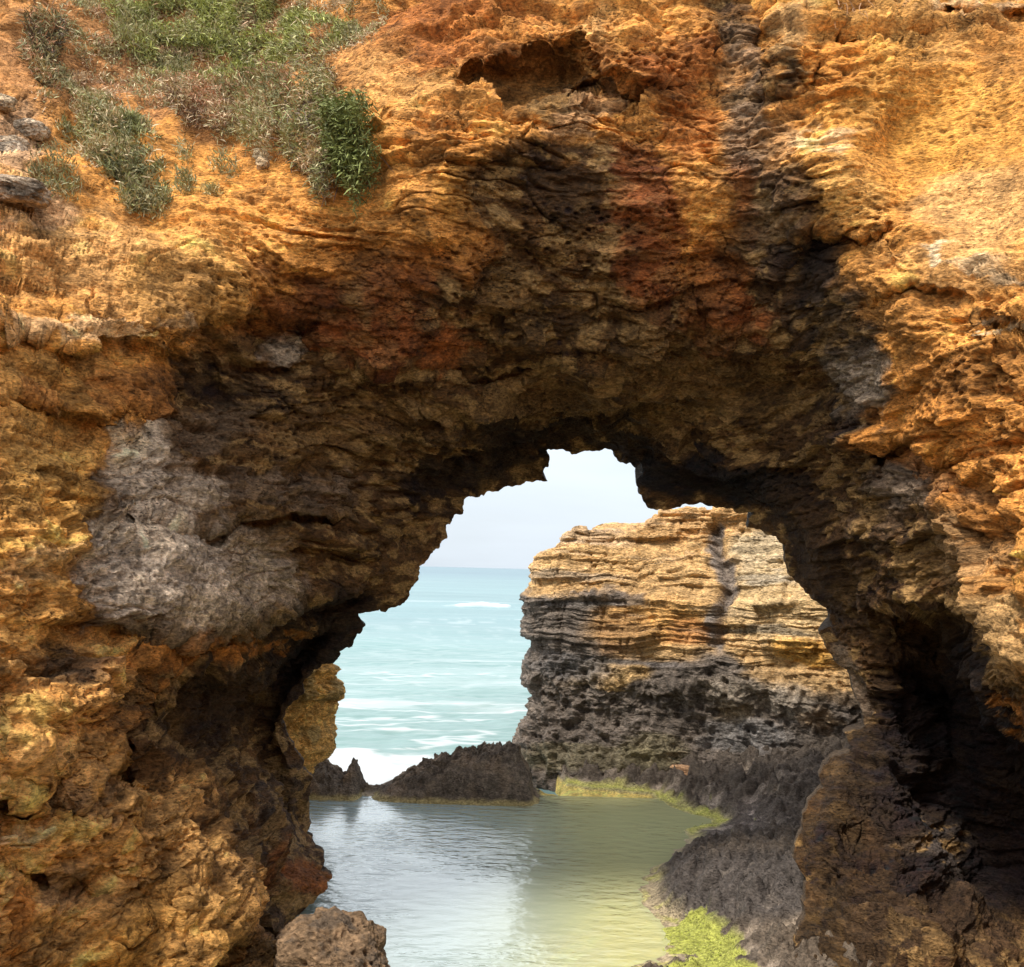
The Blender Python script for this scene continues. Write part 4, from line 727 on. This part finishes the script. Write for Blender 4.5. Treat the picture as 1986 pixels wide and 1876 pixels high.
def shrub(poly, n, cols, L, Wd, label, hang=.6, out=.18, name="shrub", seed=200, group=None, cat="shrub"):
    k = pick(poly, n); depth_ = rv.rand(n) ** .6; b = SP[k] + SN[k] * (out * depth_)[:, None] + rv.normal(size=(n, 3)) * .03
    b += np.array([0, -1, .2]) * (out * .6 * depth_)[:, None]
    d = SN[k] * .8 + np.array([0, -.5, .25 - hang]) + rv.normal(size=(n, 3)) * .7
    cs = np.array(cols); i = np.clip(((fbm(b, 3, 3, seed) + .5) * len(cs)).astype(int) + rv.randint(-1, 2, n), 0, len(cs) - 1); c_ = cs[i] * (.6 + .8 * rv.rand(n, 1))
    root_p = SP[k].mean(0) - np.array([0, -.1, 0])
    e = bpy.data.objects.new(name, None); COL.objects.link(e); e.location = root_p
    tag(e, label, cat, group)
    o = blades("foliage", b, d, L * (.5 + rv.rand(n)), Wd * (.7 + .6 * rv.rand(n)), c_, .35 * (hang + .3))
    o.data.transform(Matrix.Translation(-Vector(root_p))); o.parent = e
    # woody stems trailing down the rock
    for j in range(0 if out < .1 else 6):
        o2 = blades("stem", SP[k[j:j + 1]] + SN[k[j:j + 1]] * .04, np.array([[0, -.15, -1.0]]) + rv.normal(size=(1, 3)) * .3, np.full(1, .3), np.full(1, .016), np.array([[.20, .11, .07]]), .1)
        o2.data.transform(Matrix.Translation(-Vector(root_p))); o2.parent = e
    return e
shrub([(660, 235), (700, 225), (740, 240), (745, 290), (735, 350), (705, 400), (690, 420), (680, 380), (655, 350), (650, 280)], 5200, [(.12, .13, .04), (.17, .19, .055), (.26, .29, .09), (.17, .19, .055), (.12, .13, .04)], .085, .013, "dense dark green succulent shrub hanging off the lip above the arch", .5, .30)
shrub([(595, 160), (650, 155), (655, 210), (660, 300), (640, 380), (620, 410), (605, 350), (590, 320), (540, 310), (550, 250), (590, 210)], 6500, [OLV, GREEN, OLV, (.14, .10, .07), GREEN, DRY], .085, .012, "tall olive green trailing shrub left of the dark hanging one", .5, .20, seed=210)
shrub([(430, 180), (500, 150), (560, 160), (590, 190), (560, 240), (480, 225), (440, 215)], 3200, [DKG, OLV, RED, GREEN, OLV], .08, .012, "low bushy shrub with brown roots at the slope's lower edge", .2, .16, seed=220)
shrub([(465, 250), (530, 240), (550, 270), (520, 300), (475, 290)], 1500, [OLV, GREEN, OLV, DRY], .07, .011, "small pale olive shrub above the cream stone", .3, .14, seed=230)
shrub([(330, 190), (430, 200), (470, 260), (440, 290), (370, 270), (330, 240)], 3000, [RED, DRY, OLV, DRY, (.2, .12, .07)], .08, .011, "reddish brown dry shrub hanging over bare orange soil", .4, .14, seed=240)
shrub([(150, 230), (210, 220), (240, 270), (280, 330), (300, 370), (240, 360), (180, 340), (170, 290)], 4200, [DKG, OLV, GREEN, DRY, OLV], .08, .012, "grey green straggly shrub sprawling below the slope at left", .3, .16, seed=250)
shrub([(50, 70), (110, 50), (130, 70), (110, 120), (90, 190), (60, 170), (40, 120)], 3200, [(.14, .10, .07), OLV, DKG, RED, OLV], .08, .012, "dark brown and green shrub in the gully near the left edge", .3, .16, seed=260)
for (x, y, r, n, lab) in [(85, 372, 26, 500, "small grey green tuft on orange soil below the stones"), (125, 378, 24, 420, "small tuft right beside the tuft below the stones"), (365, 362, 20, 420, "round little tuft on bare orange soil under the dry shrub"), (415, 380, 13, 260, "tiny upright tuft right of the round little tuft"),
                     (430, 320, 20, 320, "sparse dark tuft between the dry shrub and cream stone"), (310, 408, 22, 300, "lowest small tuft on the lit orange ledge"), (255, 385, 24, 380, "loose tuft under the straggly grey green shrub"), (360, 300, 12, 200, "thin yellow green grass tuft on orange soil")]:
    shrub([(x - r, y), (x - r * .5, y - r), (x + r * .6, y - r * .8), (x + r, y), (x + r * .5, y + r * .8), (x - r * .6, y + r * .8)], n, [DKG, OLV, GREEN, OLV], .06, .010, lab, .0, .08, "plant_tuft", 270 + int(x), "small tufts on the orange soil", "plant")
shrub([(1575, -20), (1625, -20), (1625, 12), (1600, 20), (1578, 10)], 900, [GREEN, (.12, .22, .06), GREEN], .07, .012, "small bright green plant with hanging roots at the top right of the cliff", .2, .14, seed=290)
shrub([(300, 60), (350, 45), (395, 60), (400, 95), (330, 100)], 1500, [OLV, GREEN, LIME, GREEN], .08, .012, "small leafy green clump in the middle of the green grass", .3, .16, seed=297)
shrub([(200, 20), (300, 10), (320, 80), (290, 120), (230, 110)], 1800, [OLV, GREEN, GREEN, LIME], .09, .012, "bushy green clump at the left side of the green grass", .1, .12, seed=295)

# stones resting on the slope at the left edge
def near_surface(x, y):
    k = np.argmin((APX - x) ** 2 + (APY - y) ** 2); return AP[k], AN[k]
for (x, y, rx, ry, s, tint_, lab) in [(60, 245, .20, .11, 1, (.5, .38, .26), "broad grey tan stone at the top of the left pile"), (22, 262, .17, .10, 2, (.44, .33, .22), "low grey stone under the broad stone in the left pile"), (20, 305, .14, .12, 4, (.48, .37, .26), "round grey stone at the bottom of the left pile"),
                           (5, 218, .13, .08, 6, (.5, .36, .22), "small tan stone cut by the left edge above the pile"), (505, 297, .09, .07, 7, (.62, .48, .30), "cream stone stuck in the orange soil bank"), (510, 322, .07, .06, 8, (.6, .42, .24), "small knobbly stone just below the cream stone"), (30, 400, .30, .12, 9, (.45, .33, .22), "long flat grey tan rock slab on the left edge")]:
    p, n_ = near_surface(x, y); stone("stone", tuple(p + n_ * .04), (rx, rx * .7, ry), 300 + s, tint_, lab, "stone", "loose stones on the orange slope", n=70, rot=rs.uniform(-12, 12), m=M_ROCK, amp=.25)
# hanging roots at the top right
def roots():
    V = []; F = []; k = 0
    for i in range(26):
        x, y = 1600 + rv.uniform(-35, 55), 12 + rv.uniform(0, 20); p, n_ = near_surface(x, y); p = p + n_ * .03; r = .006 + .004 * rv.rand(); d = np.array([rv.normal() * .4, -.3, -1.0]); pts = []
        for j in range(9): pts.append(p.copy()); d = d + rv.normal(size=3) * .35; d /= np.linalg.norm(d); p = p + d * (.035 + .03 * rv.rand())
        for j, q in enumerate(pts):
            rr = r * (1 - j / 10)
            for a in range(4): V.append(q + rr * np.array([math.cos(a * 1.571), math.sin(a * 1.571), 0]))
            if j:
                for a in range(4): F.append([k + (j - 1) * 4 + a, k + (j - 1) * 4 + (a + 1) % 4, k + j * 4 + (a + 1) % 4, k + j * 4 + a])
        k += 36
    m, n, l, b = mat("root"); b.inputs['Base Color'].default_value = (.38, .22, .12, 1)
    tag(mesh_np("dry_roots", V, F, m), "tangle of thin dry roots dangling under the bright green plant", "roots")
roots()
# weed clumps on the near right corner of the pool
def algae():
    ok = np.where((sst(.3, .6, alg + .5 * ny) * sst(.25, .12, z) * (tpx > 1285) > .4) | (wl_ > .45))[0]; k = rv.choice(ok, 3500); b = TP[k] + rv.normal(size=(3500, 3)) * .01
    d = rv.normal(size=(3500, 3)) * .9 + np.array([0, 0, .05]); cs = np.array([(.36, .40, .06), (.30, .34, .06), (.46, .47, .12), (.28, .27, .08)]); c_ = cs[rv.randint(0, 4, 3500)]
    tag(blades("algae", b, d, .012 + .02 * rv.rand(3500), np.full(3500, .012), c_, .6), "bright yellow green weed along the right pool edge", "algae", kind='stuff')
algae()
print("done", time.time() - T0)
